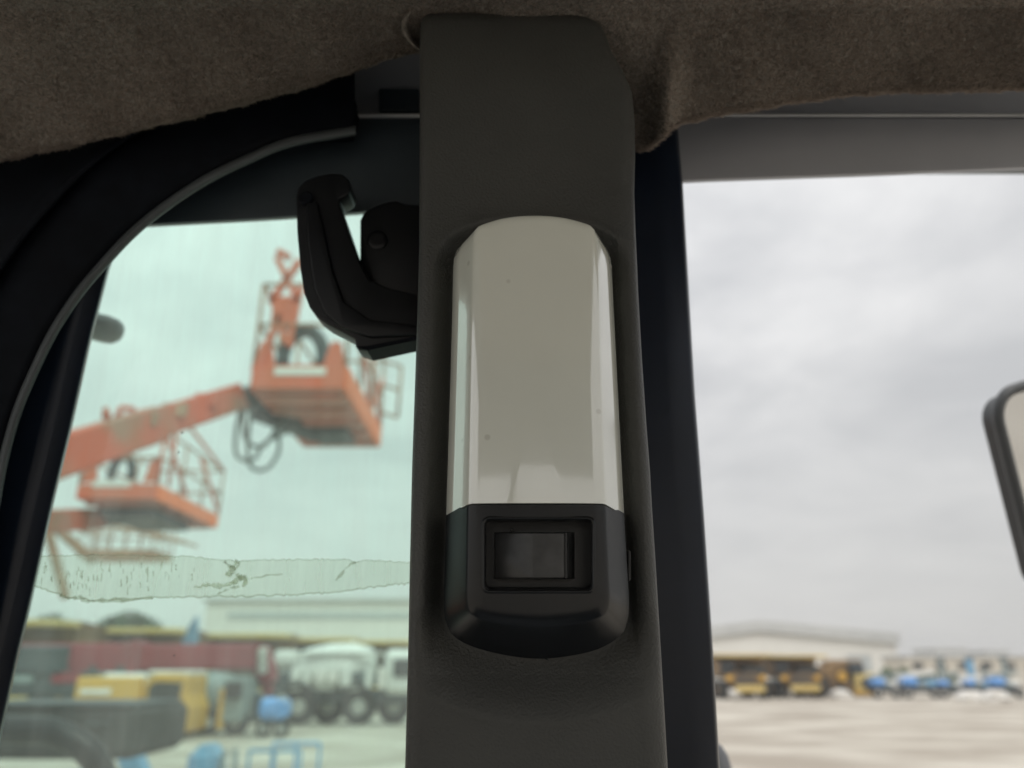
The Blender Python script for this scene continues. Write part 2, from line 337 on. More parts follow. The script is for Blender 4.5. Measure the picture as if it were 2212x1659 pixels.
def copy_tree(o, parent=None):
    c = o.copy(); col.objects.link(c); c.parent = parent
    for ch in list(o.children): copy_tree(ch, c)
    return c
def wheel(mb_t, mb_r, c, axis, rad, wd):
    mb_t.lathe(c, axis, [(-wd * .42, rad * .55), (-wd * .5, rad * .75), (-wd * .46, rad * .93), (-wd * .3, rad), (wd * .3, rad), (wd * .46, rad * .93), (wd * .5, rad * .75), (wd * .42, rad * .55)], 28)
    mb_r.lathe(c, axis, [(-wd * .40, rad * .54), (-wd * .44, rad * .30), (-wd * .52, rad * .22), (-wd * .52, rad * .05), (wd * .52, rad * .05), (wd * .52, rad * .22), (wd * .44, rad * .30), (wd * .40, rad * .54)], 20)
def add_wheel(t, c, axis, rad, wd, rim='rim'):
    a, b = MB(), MB(); wheel(a, b, c, axis, rad, wd)
    o = a.build('tyre', 'tyre', t, smooth=True); b.build('rim', rim, o, smooth=True)

#==================================================================== THE YARD OUTSIDE
g = MB().grid([[(x, y, 0) for x in np.linspace(-900, 900, 13)] for y in (-400, -100, 0, 60, 200, 900, 1800)])
struct(g, 'ground', 'ground')
#==================================================================== THE CAB
# --- unseen cab shell: roof, floor, walls and window openings added to shape the light
def slab(name, lo, hi, m='shell'):
    lo = Vector(lo); hi = Vector(hi); b = MB().box((lo + hi) / 2, hi - lo); return struct(b, name, m, base=(lo + hi) / 2)
ZR = H + 0.44
slab('cab_roof', (-.67, -1.30, ZR), (.57, .62, ZR + .05))
slab('cab_floor', (-.67, -1.30, H - 1.35), (.57, .60, H - 1.28))
slab('cab_wall_back', (-.67, -1.30, H - 1.28), (.57, -1.25, H - .72))
slab('cab_wall_back_top', (-.67, -1.30, H + .16), (.57, -1.25, ZR))
slab('cab_wall_back_post', (-.13, -1.30, H - .72), (.0, -1.25, H + .16))
slab('cab_wall_left', (-.67, -1.25, H - 1.28), (-.62, .42, H - .60))
slab('cab_wall_left_top', (-.67, -1.25, H + .37), (-.62, .60, ZR))
slab('cab_wall_left_post', (-.67, .33, H - .60), (-.62, .60, H + .37))
slab('cab_wall_right', (.52, -1.25, H - 1.28), (.57, .55, H - .60))
slab('cab_wall_right_top', (.52, -1.25, H + .425), (.57, .60, ZR))
slab('cab_wall_front', (-.62, .40, H - 1.28), (.52, .44, H - .32))

# --- window header running above both windows
vB = interp([(-400, 530), (310, 490), (560, 477), (780, 463), (1475, 394), (1850, 381), (2212, 366), (2600, 350)])
def strip(u0, u1, n, rows):                      # rows: (v(u), depth)
    us = np.linspace(u0, u1, n)
    return MB().grid([[cp(u, (r[0](u) if callable(r[0]) else r[0]), r[1]) for u in us] for r in rows])
hb = C0 + CW * 0.16 - CN * 0.1
for nm, u0, u1, mt, lab in (('left', -420, 1150, 'header_dark', 'dark header rail above the green tinted window'), ('right', 1150, 2960, 'header', 'grey header rail above the clear opening right of the pillar')):
    t = thing('window_header', lab, 'header rail', hb + CX * (-.2 if nm == 'left' else .2))
    strip(u0, u1, 30, [(lambda u: vB(u) - 2, -.150), (lambda u: vB(u) + 1.5, -.135), (lambda u: vB(u), -.120), (lambda u: vB(u) - 4, -.0960), (lambda u: vB(u) - 6, -.0950), (lambda u: vB(u) - 14, -.0945), (300, -.0940), (262, -.0935), (256, -.0945)]).build('lower_band', mt, t, smooth=True)
    strip(u0, u1, 30, [(252.5, -.106), (252.5, -.0945), (251.5, -.0930), (247, -.0925), (245.5, -.0935), (245, -.106)]).build('edge_strip', 'light_line', t, smooth='all')
    strip(u0, u1, 30, [(259, -.106), (240, -.105), (120, -.104), (-60, -.100), (-120, -.05)]).build('upper_panel', 'header' if nm == 'right' else M['header'], t, smooth='all')
    for (c0, c1, va, vb) in (((818, 905, 190, 238),) if nm == 'left' else ()):
        MB().prism([cp(c0, va, -.099), cp(c1, va, -.099), cp(c1, vb, -.099), cp(c0, vb, -.099)], CN * -.01).build('clip', 'header_dark', t, bevel=.001)  # small dark block where the panel has a dark patch

# --- black post right of the pillar
eR = interp([(200, 1457), (285, 1465), (393, 1475), (850, 1501), (1100, 1520), (1400, 1540), (1659, 1555), (2100, 1582)])
rows = []
for v in np.linspace(150, 2100, 60):
    ue = eR(v); r = []
    for (du, n) in ((-6, -.125), (-2, -.105), (0, -.094), (-1, -.088), (-4, -.0845), (-9, -.083), (-60, -.082), (-180, -.082)): r.append(cp(ue + du, v, n))
    rows.append(r)
single(MB().grid(rows), 'window_post', 'black_paint', 'glossy black upright post along the right side of the grey pillar', 'post', cp(1400, 1700, -.08), smooth='all')

# --- black sloping frame of the left window
eL = interp([(400, 300), (574, 236), (671, 211), (738, 194), (928, 152), (1084, 114), (1133, 103), (1314, 63), (1399, 42), (1588, 0), (2100, -115)])
rows = []
for v in np.linspace(380, 2100, 60):
    ue = eL(v); r = []
    for (du, n) in ((3, -.125), (1, -.105), (0, -.096), (-1, -.090), (-6, -.0865), (-30, -.086), (-34, -.084), (-70, -.083), (-320, -.082)): r.append(cp(ue + du, v, n))
    rows.append(r)
single(MB().grid(rows), 'window_frame', 'black_paint', 'black sloping frame along the left edge of the green window', 'window frame', cp(-60, 1700, -.08), smooth='all')

# --- rubber seal sweeping round the corner of the left window
lipc = catmull([(770, 283, 0), (745, 286, 0), (625, 308, 0), (536, 344, 0), (446, 388, 0), (357, 446, 0), (286, 504, 0), (223, 571, 0), (170, 634, 0), (112, 723, 0), (55, 844, 0), (25, 928, 0), (0, 1033, 0), (-22, 1180, 0), (-40, 1400, 0), (-60, 1800, 0)], 6)
rows = {k: [] for k in ('lip', 'band', 'ridge')}
for i, p in enumerate(lipc):
    t = (lipc[min(i + 1, len(lipc) - 1)] - lipc[max(i - 1, 0)]).normalized(); nn = Vector((t.y, -t.x, 0))     # outward: up and left
    if nn.y > 0 and nn.x > 0: nn = -nn
    def row(pr): return [cp(p.x + nn.x * d, p.y + nn.y * d, n) for (d, n) in pr]
    rows['lip'].append(row([(-5, -.092), (-10, -.078), (-11, -.072), (-8, -.066), (0, -.0645), (8, -.066), (11, -.071), (11, -.078)]))
    rows['band'].append(row([(8.5, -.076), (14, -.073), (30, -.073), (60, -.0715), (100, -.070), (140, -.070), (160, -.071), (164, -.074)]))
    rows['ridge'].append(row([(162, -.076), (163, -.068), (167, -.0645), (174, -.0635), (182, -.065), (188, -.068), (215, -.074), (330, -.080)]))
seal = thing('door_seal', 'black rubber seal curving round the upper corner of the left window', 'rubber seal', cp(0, 1033, -.07))
MB().grid(rows['band']).build('channel', 'rubber', seal, smooth='all')
MB().grid(rows['lip'][1:]).build('lip', 'lip', seal, smooth='all')
MB().grid(rows['ridge'][8:]).build('outer_ridge', 'rubber', seal, smooth='all')
# ragged flocked end of the seal
pl = [cp(640, 205, -.071)] + [cp(690 + 60 * t, 190 - 6 * math.sin(3 * t) + random.uniform(-3, 3), -.0705) for t in np.linspace(0, 1, 18)] + [cp(752 + 14 * math.sin(math.pi * t) ** .7 + random.uniform(-4, 4), 190 + 92 * t, -.0705) for t in np.linspace(0, 1, 30)] + [cp(640, 290, -.071)]
MB().prism(pl, CN * -.012).build('flocked_end', 'rubber', seal)

# --- green tinted pane and the torn tape residue on it
pane = MB().grid([[cp(u, v, -.1085) for u in (-340, 400, 1140)] for v in (300, 900, 1500, 2150)])
single(pane, 'window_pane', 'glass', 'dusty green tinted window pane left of the pillar', 'window glass', cp(400, 2150, -.1085))
res = thing('tape_residue', 'torn strip of greyish tape residue across the lower green pane', 'tape residue', cp(480, 1290, -.1075))
topf = interp([(-100, 1201), (95, 1200), (230, 1199), (400, 1202), (490, 1210), (510, 1212), (560, 1209), (750, 1208), (768, 1214), (800, 1210), (876, 1215), (1000, 1220)])
botf = interp([(-100, 1255), (75, 1265), (130, 1285), (150, 1294), (185, 1292), (190, 1298), (270, 1296), (340, 1290), (520, 1288), (680, 1283), (760, 1274), (860, 1262), (1000, 1256)])
us = np.linspace(-80, 980, 180); jt = [random.uniform(-1.6, 1.6) for _ in us]; jb = [random.uniform(-2.2, 2.2) for _ in us]
MB().grid([[cp(u, topf(u) + a, -.1078) for u, a in zip(us, jt)], [cp(u, (topf(u) + botf(u)) / 2, -.1076) for u in us], [cp(u, botf(u) + b, -.1078) for u, b in zip(us, jb)]]).build('film', 'film', res)
e1 = MB(); e1.tube([cp(u, topf(u) + a, -.1075) for u, a in zip(us, jt)], .00030, 5); e1.build('upper_edge', 'film_edge', res)
e1 = MB(); e1.tube([cp(u, botf(u) + a, -.1075) for u, a in zip(us, jb)], .00045, 5); e1.build('lower_edge', 'film_edge', res)
def crease(pts, r=.0006, jit=4, m='film_edge'):
    q = catmull([(u, v, 0) for u, v in pts], 6); MB().tube([cp(p.x + random.uniform(-jit, jit) * .4, p.y + random.uniform(-jit, jit) * .4, -.1072) for p in q], [r * random.uniform(.2, 1.5) for _ in q], 5).build('crease', m, res)
crease([(768, 1213), (748, 1226), (724, 1254)], .0008); crease([(512, 1212), (500, 1232), (490, 1243)], .0016, 3, 'film_white'); crease([(520, 1213), (506, 1234), (496, 1246)], .0006); crease([(485, 1214), (495, 1222), (505, 1226)], .0009)
crease([(420, 1268), (450, 1264), (476, 1266), (505, 1258)], .0013, 6, 'film_white'); crease([(505, 1258), (520, 1246), (532, 1252), (526, 1266)], .0012, 6, 'film_white'); crease([(512, 1240), (522, 1250), (530, 1244)], .0011); crease([(470, 1284), (490, 1274), (515, 1268)], .0007); crease([(540, 1250), (575, 1244), (610, 1240)], .0004)
crease([(130, 1286), (150, 1293), (172, 1289), (184, 1297), (230, 1298), (330, 1291)], .0012)
for _k in range(60):
    _u = random.uniform(90, 420); _v = random.uniform(topf(_u) + 8, botf(_u) - 22); crease([(_u, _v), (_u + random.uniform(-2, 2), _v + random.uniform(8, 20))], random.uniform(.0002, .0004), 2)

# --- window latch
lt = thing('window_latch', 'black plastic hooked window latch jutting out from behind the pillar', 'latch', cp(800, 757, -.06))
arm = [(639, 425), (644, 404), (660, 388), (690, 378), (718, 373), (740, 376), (754, 388), (758, 404), (754, 417), (744, 424), (733, 430), (733, 440), (744, 470), (758, 512), (776, 564), (798, 604), (840, 622), (925, 640), (925, 728), (893, 735), (830, 748), (794, 757), (774, 755), (768, 748), (766, 731), (738, 716), (706, 700), (684, 684), (668, 663), (656, 632), (648, 580), (641, 500)]
MB().prism([cp(u, v, -.060) for u, v in arm], CN * -.018).build('arm', 'latch', lt, smooth=True, bevel=.0022)
rib = [(660, 440), (684, 432), (700, 500), (716, 580), (742, 650), (800, 690), (905, 702), (905, 722), (800, 728), (740, 708), (700, 676), (678, 620), (664, 520)]
MB().prism([cp(u, v, -.0570) for u, v in rib], CN * -.006).build('raised_face', 'latch', lt, smooth=True, bevel=.0012)
MB().lathe(cp(661, 428, -.0585), CN, [(-.004, .0042), (.0005, .0042), (.0012, .0034)], 20).build('pivot_pin', 'rubber', lt, smooth=True)
blk = [(777, 474), (786, 456), (815, 442), (842, 433), (857, 431), (874, 440), (930, 440), (930, 660), (800, 640), (777, 590)]
MB().prism([cp(u, v, -.072) for u, v in blk], CN * -.024).build('bracket', 'latch', lt, smooth=True, bevel=.002)
MB().lathe(cp(815, 520, -.072), CN, [(-.002, .0062), (.0008, .0062), (.0016, .0050), (.0016, .003)], 24).build('screw_boss', 'latch', lt, smooth=True)
MB().prism([cp(768, 748, -.0595), cp(794, 757, -.0595), cp(925, 729, -.0595), cp(925, 722, -.0595), cp(794, 747, -.0595)], CN * -.020).build('base_rim', 'rubber', lt)

# --- pillar trim with the dished seat of the lamp
uL = interp([(-40, 912), (21, 906), (50, 904), (87, 903), (243, 903), (486, 902), (518, 902), (717, 896), (994, 886), (1054, 884.5), (1248, 880), (1400, 877), (1659, 870), (2050, 859)])
uR = interp([(0, 1255), (14, 1272), (24, 1287), (42, 1308), (62, 1317), (101, 1331), (139, 1354), (180, 1372), (243, 1378), (323, 1379), (399, 1377), (486, 1380), (569, 1384), (617, 1386), (756, 1394), (915, 1405), (1015, 1413), (1090, 1417), (1209, 1425), (1403, 1437), (1655, 1452), (2050, 1475)])
NB, NF = .0055, .024          # lamp base and front depth
def sec(pts, n, depth):
    q = catmull([(*ab(u, v, depth), 0) for u, v in pts], 10)
    d = [0]
    for i in range(1, len(q)): d.append(d[-1] + (q[i] - q[i - 1]).length)
    s = np.linspace(0, d[-1], n); return list(zip(np.interp(s, d, [p.x for p in q]), np.interp(s, d, [p.y for p in q])))
NS, NE = 40, 28
FL = [(1012, 1318), (1016, 1090), (1021, 800), (1027, 487)]; FRt = [(1284, 485), (1294, 800), (1304, 1090), (1314, 1318)]
FT = [(1027, 487), (1088, 468), (1152, 462), (1218, 467), (1284, 485)]; FB = [(1314, 1318), (1270, 1336), (1163, 1345), (1055, 1336), (1012, 1318)]
front = sec(FL, NS, NF)[:-1] + sec(FT, NE, NF)[:-1] + sec(FRt, NS, NF)[:-1] + sec(FB, NE, NF)[:-1]
bl = [(957, 1338), (964, 1112), (976, 717), (980, 538)]; br = [(1319, 538), (1330, 756), (1348, 1108), (1361, 1332)]
a0, b0 = ab(980, 538, NB); a1, b1 = ab(1319, 538, NB)
ftop = sec(FT, NE, NF); fa0, fa1 = ftop[0][0], ftop[-1][0]; fb0 = ftop[0][1]; fbm = max(p[1] for p in ftop)
btop = []
for p in ftop:
    tt = (p[0] - fa0) / (fa1 - fa0) * 2 - 1; bo = b0 + (b1 - b0) * (tt + 1) / 2
    btop.append((a0 + (a1 - a0) * (tt + 1) / 2, fbm + .0004 - (fbm - bo) * abs(tt) ** 2.6))
bb = [(1361, 1332), (1353, 1356), (1332, 1380), (1290, 1403), (1230, 1417), (1165, 1423), (1095, 1416), (1030, 1400), (990, 1382), (966, 1358), (957, 1338)]
base_ = sec(bl, NS, NB)[:-1] + btop[:-1] + sec(br, NS, NB)[:-1] + sec(bb, NE, NB)[:-1]
K = len(front)
def relax(lp, it, corners, wdt):
    lp = [Vector((x, y)) for x, y in lp]
    for _ in range(it):
        q = list(lp)
        for c in corners:
            for k in range(-wdt, wdt + 1):
                i = (c + k) % K; q[i] = (lp[i - 1] + lp[(i + 1) % K]) * .25 + lp[i] * .5
        lp = q
    return lp
cor = [0, NS - 1, NS - 1 + NE - 1, 2 * NS + NE - 3]
front = relax(front, 2, cor, 1); base_ = relax(base_, 3, cor, 1)
cen = Vector((sum(p.x for p in front) / K, sum(p.y for p in front) / K))
inset = []
for i in range(K):
    t = (front[(i + 1) % K] - front[i - 1]).normalized(); nn = Vector((t.y, -t.x))
    if nn.dot(cen - front[i]) < 0: nn = -nn
    inset.append(nn)
rings = [[(b.x, b.y, -.012) for b in base_], [(b.x, b.y, NB - .003) for b in base_]]
for s in (0, .3, .6, .86): rings.append([(b.x + (f.x - b.x) * s, b.y + (f.y - b.y) * s, NB + (NF - NB) * s) for b, f in zip(base_, front)])
FR_ = .0046
for k in range(1, 9):
    s = k / 8; r = []
    for b, f, nn in zip(base_, front, inset):
        p0 = Vector((b.x + (f.x - b.x) * .88, b.y + (f.y - b.y) * .88, NB + (NF - NB) * .88)); p1 = Vector((f.x, f.y, NF)); p2 = Vector((f.x + nn.x * FR_, f.y + nn.y * FR_, NF + .0003))
        r.append(tuple(p0 * (1 - s) ** 2 + p1 * 2 * s * (1 - s) + p2 * s * s))
    rings.append(r)
last = rings[-1]
for k in (.9, .75, .55, .35, .15, .03):
    rings.append([(cen.x + (x - cen.x) * k, cen.y + (y - cen.y) * k, z + .0010 * (1 - k * k)) for x, y, z in last])
lb = MB(); nv = len(rings)
lb.v = [q for r in rings for q in r]
lb.f = [(i * K + k, i * K + (k + 1) % K, (i + 1) * K + (k + 1) % K, (i + 1) * K + k) for i in range(nv - 1) for k in range(K)] + [tuple(range(K))[::-1], tuple(range((nv - 1) * K, nv * K))]
BS = ab(1160, 1089, NF)[1]
def half(co, up_):
    bm = bmesh.new(); vs = [bm.verts.new(v) for v in lb.v]
    for f in lb.f: bm.faces.new([vs[i] for i in f])
    bmesh.ops.recalc_face_normals(bm, faces=bm.faces)
    gm = bm.verts[:] + bm.edges[:] + bm.faces[:]
    bmesh.ops.bisect_plane(bm, geom=gm, plane_co=(0, co, 0), plane_no=(0, 1, 0), clear_inner=up_, clear_outer=not up_)
    for v in bm.verts:
        if abs(v.co.y - co) < 1e-5: v.co.y -= .0032 * min(1, max(0, (NF - .0005 - v.co.z) / (NF - NB)))
    bmesh.ops.holes_fill(bm, edges=[e for e in bm.edges if e.is_boundary], sides=0)
    bmesh.ops.recalc_face_normals(bm, faces=bm.faces)
    return bm
def bm_obj(bm, name, m, parent, sharp=34):
    base = parent_base(parent)
    for v in bm.verts: v.co = LW(*v.co) - base
    bmesh.ops.recalc_face_normals(bm, faces=bm.faces)
    me = bpy.data.meshes.new(name); bm.to_mesh(me); bm.free(); me.materials.append(M[m])
    for p in me.polygons: p.use_smooth = True
    me.set_sharp_from_angle(angle=R(sharp))
    o = bpy.data.objects.new(name, me); col.objects.link(o); o.parent = parent; return o
def dist_loop(A, B, lp):
    px = np.array([p.x for p in lp]); py = np.array([p.y for p in lp]); qx = np.roll(px, -1); qy = np.roll(py, -1)
    d = np.full(A.shape, 9.0); ins = np.zeros(A.shape, bool)
    for x0, y0, x1, y1 in zip(px, py, qx, qy):
        ex, ey = x1 - x0, y1 - y0; t = np.clip(((A - x0) * ex + (B - y0) * ey) / (ex * ex + ey * ey + 1e-12), 0, 1)
        d = np.minimum(d, np.hypot(A - x0 - t * ex, B - y0 - t * ey))
        c = ((y0 > B) != (y1 > B)) & (A < (x1 - x0) * (B - y0) / ((y1 - y0) + 1e-15) + x0); ins ^= c
    return np.where(ins, -d, d)
vs_ = np.concatenate([np.linspace(-40, 60, 30), np.linspace(64, 380, 50), np.linspace(384, 1560, 240), np.linspace(1570, 2050, 50)])
prL = [(.0012, -.075), (.0006, -.03), (0, -.0075), (.0003, -.005), (.0010, -.0030), (.0022, -.0014), (.0040, -.0004), (.0060, 0)]
prR = [(x * 1.7, n * (1.5 if n > -.02 else 1)) for x, n in prL]
NC = 150; GA = []; GN = []; GB = []
for v in vs_:
    al, b = ab(uL(v), v); ar, _ = ab(uR(v), v)
    i0 = al + prL[-1][0]; i1 = ar - prR[-1][0]
    xs = [al + x for x, n in prL] + list(np.linspace(i0, i1, NC)[1:-1]) + [ar - x for x, n in prR[::-1]]
    GA.append(xs); GB.append([b] * len(xs)); GN.append([n for x, n in prL] + [0] * (NC - 2) + [n for x, n in prR[::-1]])
GA = np.array(GA); GB = np.array(GB); GN = np.array(GN)
D = dist_loop(GA, GB, base_)
bc = min(p.y for p in base_); bt = max(p.y for p in base_)
below = np.clip((bc + .022 - GB) / .030, 0, 1); wid = .0095 + .0155 * below ** .8
s_ = np.clip((D - .0012) / wid, 0, 1); sm = s_ * s_ * (3 - 2 * s_)
edge_in = np.clip(np.minimum(GA - GA[:, :1], GA[:, -1:] - GA) / .010, 0, 1)
rec = .0095 * (1 - sm) * edge_in
rim = .0004 * np.exp(-((D - wid - .001) / .0025) ** 2) * edge_in            # soft raised rim of the dish
btop_ = ab(1106, 16)[1]; dt = np.clip((GB - (btop_ - .010)) / .012, 0, 2.2)
GN = GN - rec + rim - .006 * dt ** 2
pt = MB().grid([[LW(a, b, n) for a, b, n in zip(ra, rb, rn)] for ra, rb, rn in zip(GA, GB, GN)])
single(pt, 'pillar_trim', 'trim', 'dark grey grained plastic pillar cover carrying the cream lamp', 'pillar', cp(1160, 2050), smooth='all')

# --- lamp
lamp = thing('interior_lamp', 'cream lensed interior lamp with black switch end mounted on the pillar', 'lamp', cp(1160, 1424, -.006))
bm_obj(half(BS + .0003, True), 'lens', 'lens', lamp)
hz = half(BS - .0003, False)
hob = bm_obj(hz, 'housing', 'housing', lamp, 30)
# switch well cut into the housing
def rrect(u0, u1, v0, v1, r, n, dep):
    pts = []
    for (cx, cy, a0_) in ((u1 - r, v0 + r, -90), (u1 - r, v1 - r, 0), (u0 + r, v1 - r, 90), (u0 + r, v0 + r, 180)):
        for k in range(n + 1):
            th = R(a0_ + 90 * k / n); pts.append(LW(*ab(cx + r * math.cos(th), cy + r * math.sin(th), dep if abs(dep) < .024 else NF), dep))
    return pts
cut = MB(); A0 = rrect(1040, 1286, 1116, 1281, 16, 5, .040); A1 = rrect(1048, 1279, 1124, 1272, 14, 5, .022); A2 = rrect(1051, 1275, 1128, 1268, 12, 5, .004)
n4 = len(A0)
cut.add(A0 + A1 + A2, [(i * n4 + k, i * n4 + (k + 1) % n4, (i + 1) * n4 + (k + 1) % n4, (i + 1) * n4 + k) for i in range(2) for k in range(n4)] + [tuple(range(n4))[::-1], tuple(range(2 * n4, 3 * n4))])
co = cut.build('cutter', 'housing', lamp)
md = hob.modifiers.new('well', 'BOOLEAN'); md.operation = 'DIFFERENCE'; md.object = co; md.solver = 'EXACT'
bpy.context.view_layer.update()
dg = bpy.context.evaluated_depsgraph_get(); me2 = bpy.data.meshes.new_from_object(hob.evaluated_get(dg)); hob.modifiers.clear(); hob.data = me2
bpy.data.objects.remove(co, do_unlink=True)
for p in me2.polygons: p.use_smooth = True
me2.set_sharp_from_angle(angle=R(30))
MB().tube(rrect(1043, 1283, 1119, 1278, 15, 6, .0243), .00085, 8, closed=True).build('well_rim', 'housing', lamp, smooth='all')
def q(u, v, n): return LW(*ab(u, v, n), n)
rk = MB(); ca, cb, n0, n1, n2 = 1070, 1150, .0165, .0178, .0150
prof = [(1068, .004), (1069, .0140), (1073, .0148), (1149, .0188), (1152, .0189), (1216, .0186), (1223, .0182), (1236, .0150), (1241, .004)]
rows = [[q(u, v, n - dn) for (u, n) in prof] for v, dn in ((1149, .013), (1150, .0006), (1153, 0), (1247, 0), (1250, .0006), (1251, .013))]
rock = rk.grid(rows).build('rocker_switch', 'rocker', lamp, smooth=True)
MB().prism([q(1221, 1151, .0190), q(1225, 1151, .0188), q(1225, 1249, .0188), q(1221, 1249, .0190)], CN * -.002).build('ridge', 'housing', rock)
MB().lathe(q(1105, 1146, .012), CN, [(0, .0009), (.004, .0008), (.0046, .0003)], 10).build('pip', 'rocker', rock, smooth=True)
MB().prism([cp(1358, 1188, .002), cp(1363, 1192, .002), cp(1363, 1252, .002), cp(1358, 1256, .002)], CN * -.006).build('side_clip', 'housing', lamp)
MB().prism([cp(1146, 1416, .004), cp(1170, 1420, .004), cp(1186, 1428, .003), (cp(1178, 1418, .004))], CN * -.008).build('release_tab', 'housing', lamp)

# --- felt headliner
vE = interp([(-500, 430), (0, 348), (134, 321), (277, 286), (446, 246), (670, 187), (768, 152), (848, 125), (897, 112), (960, 130), (1100, 230), (1300, 325), (1385, 324), (1404, 318), (1426, 305), (1448, 278), (1480, 264), (1533, 252), (1604, 241), (1746, 217), (1888, 202), (2212, 195), (2700, 188)])
nF = interp([(-400, .20), (-250, .105), (-100, .042), (18, .0), (120, -.019), (230, -.036), (320, -.046), (350, -.048), (440, -.052)])
def felt_n(u, v):
    n = nF(v)
    n += .016 * math.exp(-((u - (1446 - .10 * (v - 194))) / 26) ** 2) * max(0, min(1, (v - 40) / 130)) * max(0, min(1, 1.2 - abs(v - 215) / 190))
    n += .0022 * math.sin(u * .011 + v * .013) + .0014 * math.sin(u * .029 - v * .017 + 1.3)
    if 1480 < u: n += -.006 * min(1, (u - 1480) / 200)
    return n
usF = np.concatenate([np.linspace(-500, 1300, 110), np.linspace(1310, 1560, 60), np.linspace(1575, 2950, 70)])
ss = np.concatenate([np.linspace(0, 1, 46)])
rows = []
ed = [vE(u) + 1.5 * math.sin(u * .051) + 1.2 * math.sin(u * .117 + 2) for u in usF]
rows.append([cp(u, v - 60, felt_n(u, v) - .012) for u, v in zip(usF, ed)])
rows.append([cp(u, v - 8, felt_n(u, v) - .0075) for u, v in zip(usF, ed)])
rows.append([cp(u, v - 1, felt_n(u, v) - .0045) for u, v in zip(usF, ed)])
for s in ss:
    r = []
    for u, v in zip(usF, ed):
        vv = v - (v + 250) * s ** 1.15; rl = -.0030 * math.exp(-(v - vv) / 5.0); r.append(cp(u, vv, felt_n(u, max(vv, -250)) + rl))
    rows.append(r)
top = rows[-1]
for (yy, k) in ((.02, .5), (-.3, .9), (-1.24, 1.0)):
    rows.append([Vector((p.x * (1 + .3 * k) if abs(p.x) > .1 else p.x, yy, p.z + (ZR - .004 - p.z) * k)) for p in top])
hl = single(MB().grid(rows), 'headliner', 'felt', 'brown fuzzy felt headliner hanging along the top of the view', 'headliner', cp(1106, 0, .0), smooth='all')
# fibres of the pile
fv, ff = [], []
def fibre(u, v, edge):
    p = cp(u, v, felt_n(u, v) + (-.003 if edge else 0)); pn = CN * random.uniform(.3, 1) + CW * random.uniform(-.9, .6 if not edge else -.2) + CX * random.uniform(-1, 1)
    pn.normalize(); ln = random.uniform(.0016, .0036) * (1.5 if edge else 1); sd_ = pn.cross(Vector((random.uniform(-1, 1), random.uniform(-1, 1), random.uniform(-1, 1)))).normalized() * .00024
    k = len(fv); fv.extend([p - sd_, p + sd_, p + pn * ln]); ff.append((k, k + 1, k + 2))
for _ in range(90000):
    u = random.uniform(-60, 2270)
    v0 = vE(u); v = v0 - (v0 + 40) * random.random() ** 1.25
    if 920 < u < 1290 and v > 60: continue
    fibre(u, v, False)
for _ in range(26000):
    u = random.uniform(-60, 2270)
    if 900 < u < 1370: continue
    fibre(u, vE(u) + 1.5 * math.sin(u * .051) + 1.2 * math.sin(u * .117 + 2) - random.uniform(-.5, 6), True)
fb = MB(); fb.v = fv; fb.f = ff
fo = fb.build('pile', 'fibre', hl, fix=False); fo['kind'] = 'stuff'
# curled flap of felt left of the pillar top
fr = []
for t in np.linspace(0, 1, 26):
    u0 = 905 - 44 * max(0, math.sin(math.pi * min(1, t * .88 + .12))) ** .8; v0 = 12 + 100 * t
    fr.append([cp(u0 + 6 + 30 * s * (1 - t * .6), v0, -.012 + .012 * math.sin(math.pi * (.35 + .65 * s)) - .006 * t) for s in np.linspace(0, 1, 9)] )
MB().grid(fr).build('curled_flap', 'felt', hl, smooth='all')

# --- outside the cab, close to it: mirror, grey rail, dark rod behind the green glass
mr = thing('side_mirror', 'black framed side mirror cut off by the right edge of the picture', 'mirror', P(2400, 1250, .82))
o_ = P(2150, 858, .80); ax_ = (P(2208, 1180, .80) - P(2138, 905, .80)).normalized(); ay_ = (rt * 1.0 + fw * .30); ay_ = (ay_ - ax_ * ay_.dot(ax_)).normalized(); az_ = ax_.cross(ay_).normalized()
if az_.dot(fw) > 0: az_ = -az_
def rr3(x0, x1, y0, y1, r, n, z):
    pts = []
    for (cx, cy, a0_) in ((x1 - r, y0 + r, -90), (x1 - r, y1 - r, 0), (x0 + r, y1 - r, 90), (x0 + r, y0 + r, 180)):
        for k in range(n + 1):
            th = R(a0_ + 90 * k / n); pts.append(o_ + ay_ * (cx + r * math.cos(th)) + ax_ * (cy + r * math.sin(th)) + az_ * z)
    return pts
mx0, mx1, my0, my1 = -.010, .17, -.008, .235
MB().tube(rr3(mx0 + .006, mx1 - .006, my0 + .006, my1 - .006, .030, 8, 0), .0058, 10, closed=True).build('frame', 'mirror_frame', mr, smooth='all')
MB().add(rr3(mx0 + .006, mx1 - .006, my0 + .006, my1 - .006, .030, 8, -.001), [tuple(range(36))]).build('mirror_glass', 'mirror', mr)
MB().prism(rr3(mx0 + .022, mx1 - .005, my0 + .015, my1 - .015, .025, 8, -.006), az_ * -.028).build('back_shell', 'mirror_frame', mr)
MB().tube([o_ + ay_ * .09 + ax_ * .12 - az_ * .04, o_ + ay_ * .30 + ax_ * .2 - az_ * .06, Vector((.57, .57, H - .25))], .010, 10).build('mirror_arm', 'mirror_frame', mr, smooth='all')
gp = P(1548, 1650, .75)
single(MB().tube([gp + Vector((0, 0, z)) for z in (-.9, -.5, -.2, -.03, -.005, .008, .016, .019)], [.0155, .0155, .0155, .0155, .0145, .0115, .0065, .0015], 16), 'grab_rail', 'grey_rail', 'rounded grey rail end beside the foot of the black post', 'rail', gp + Vector((0, 0, -.9)), smooth='all')
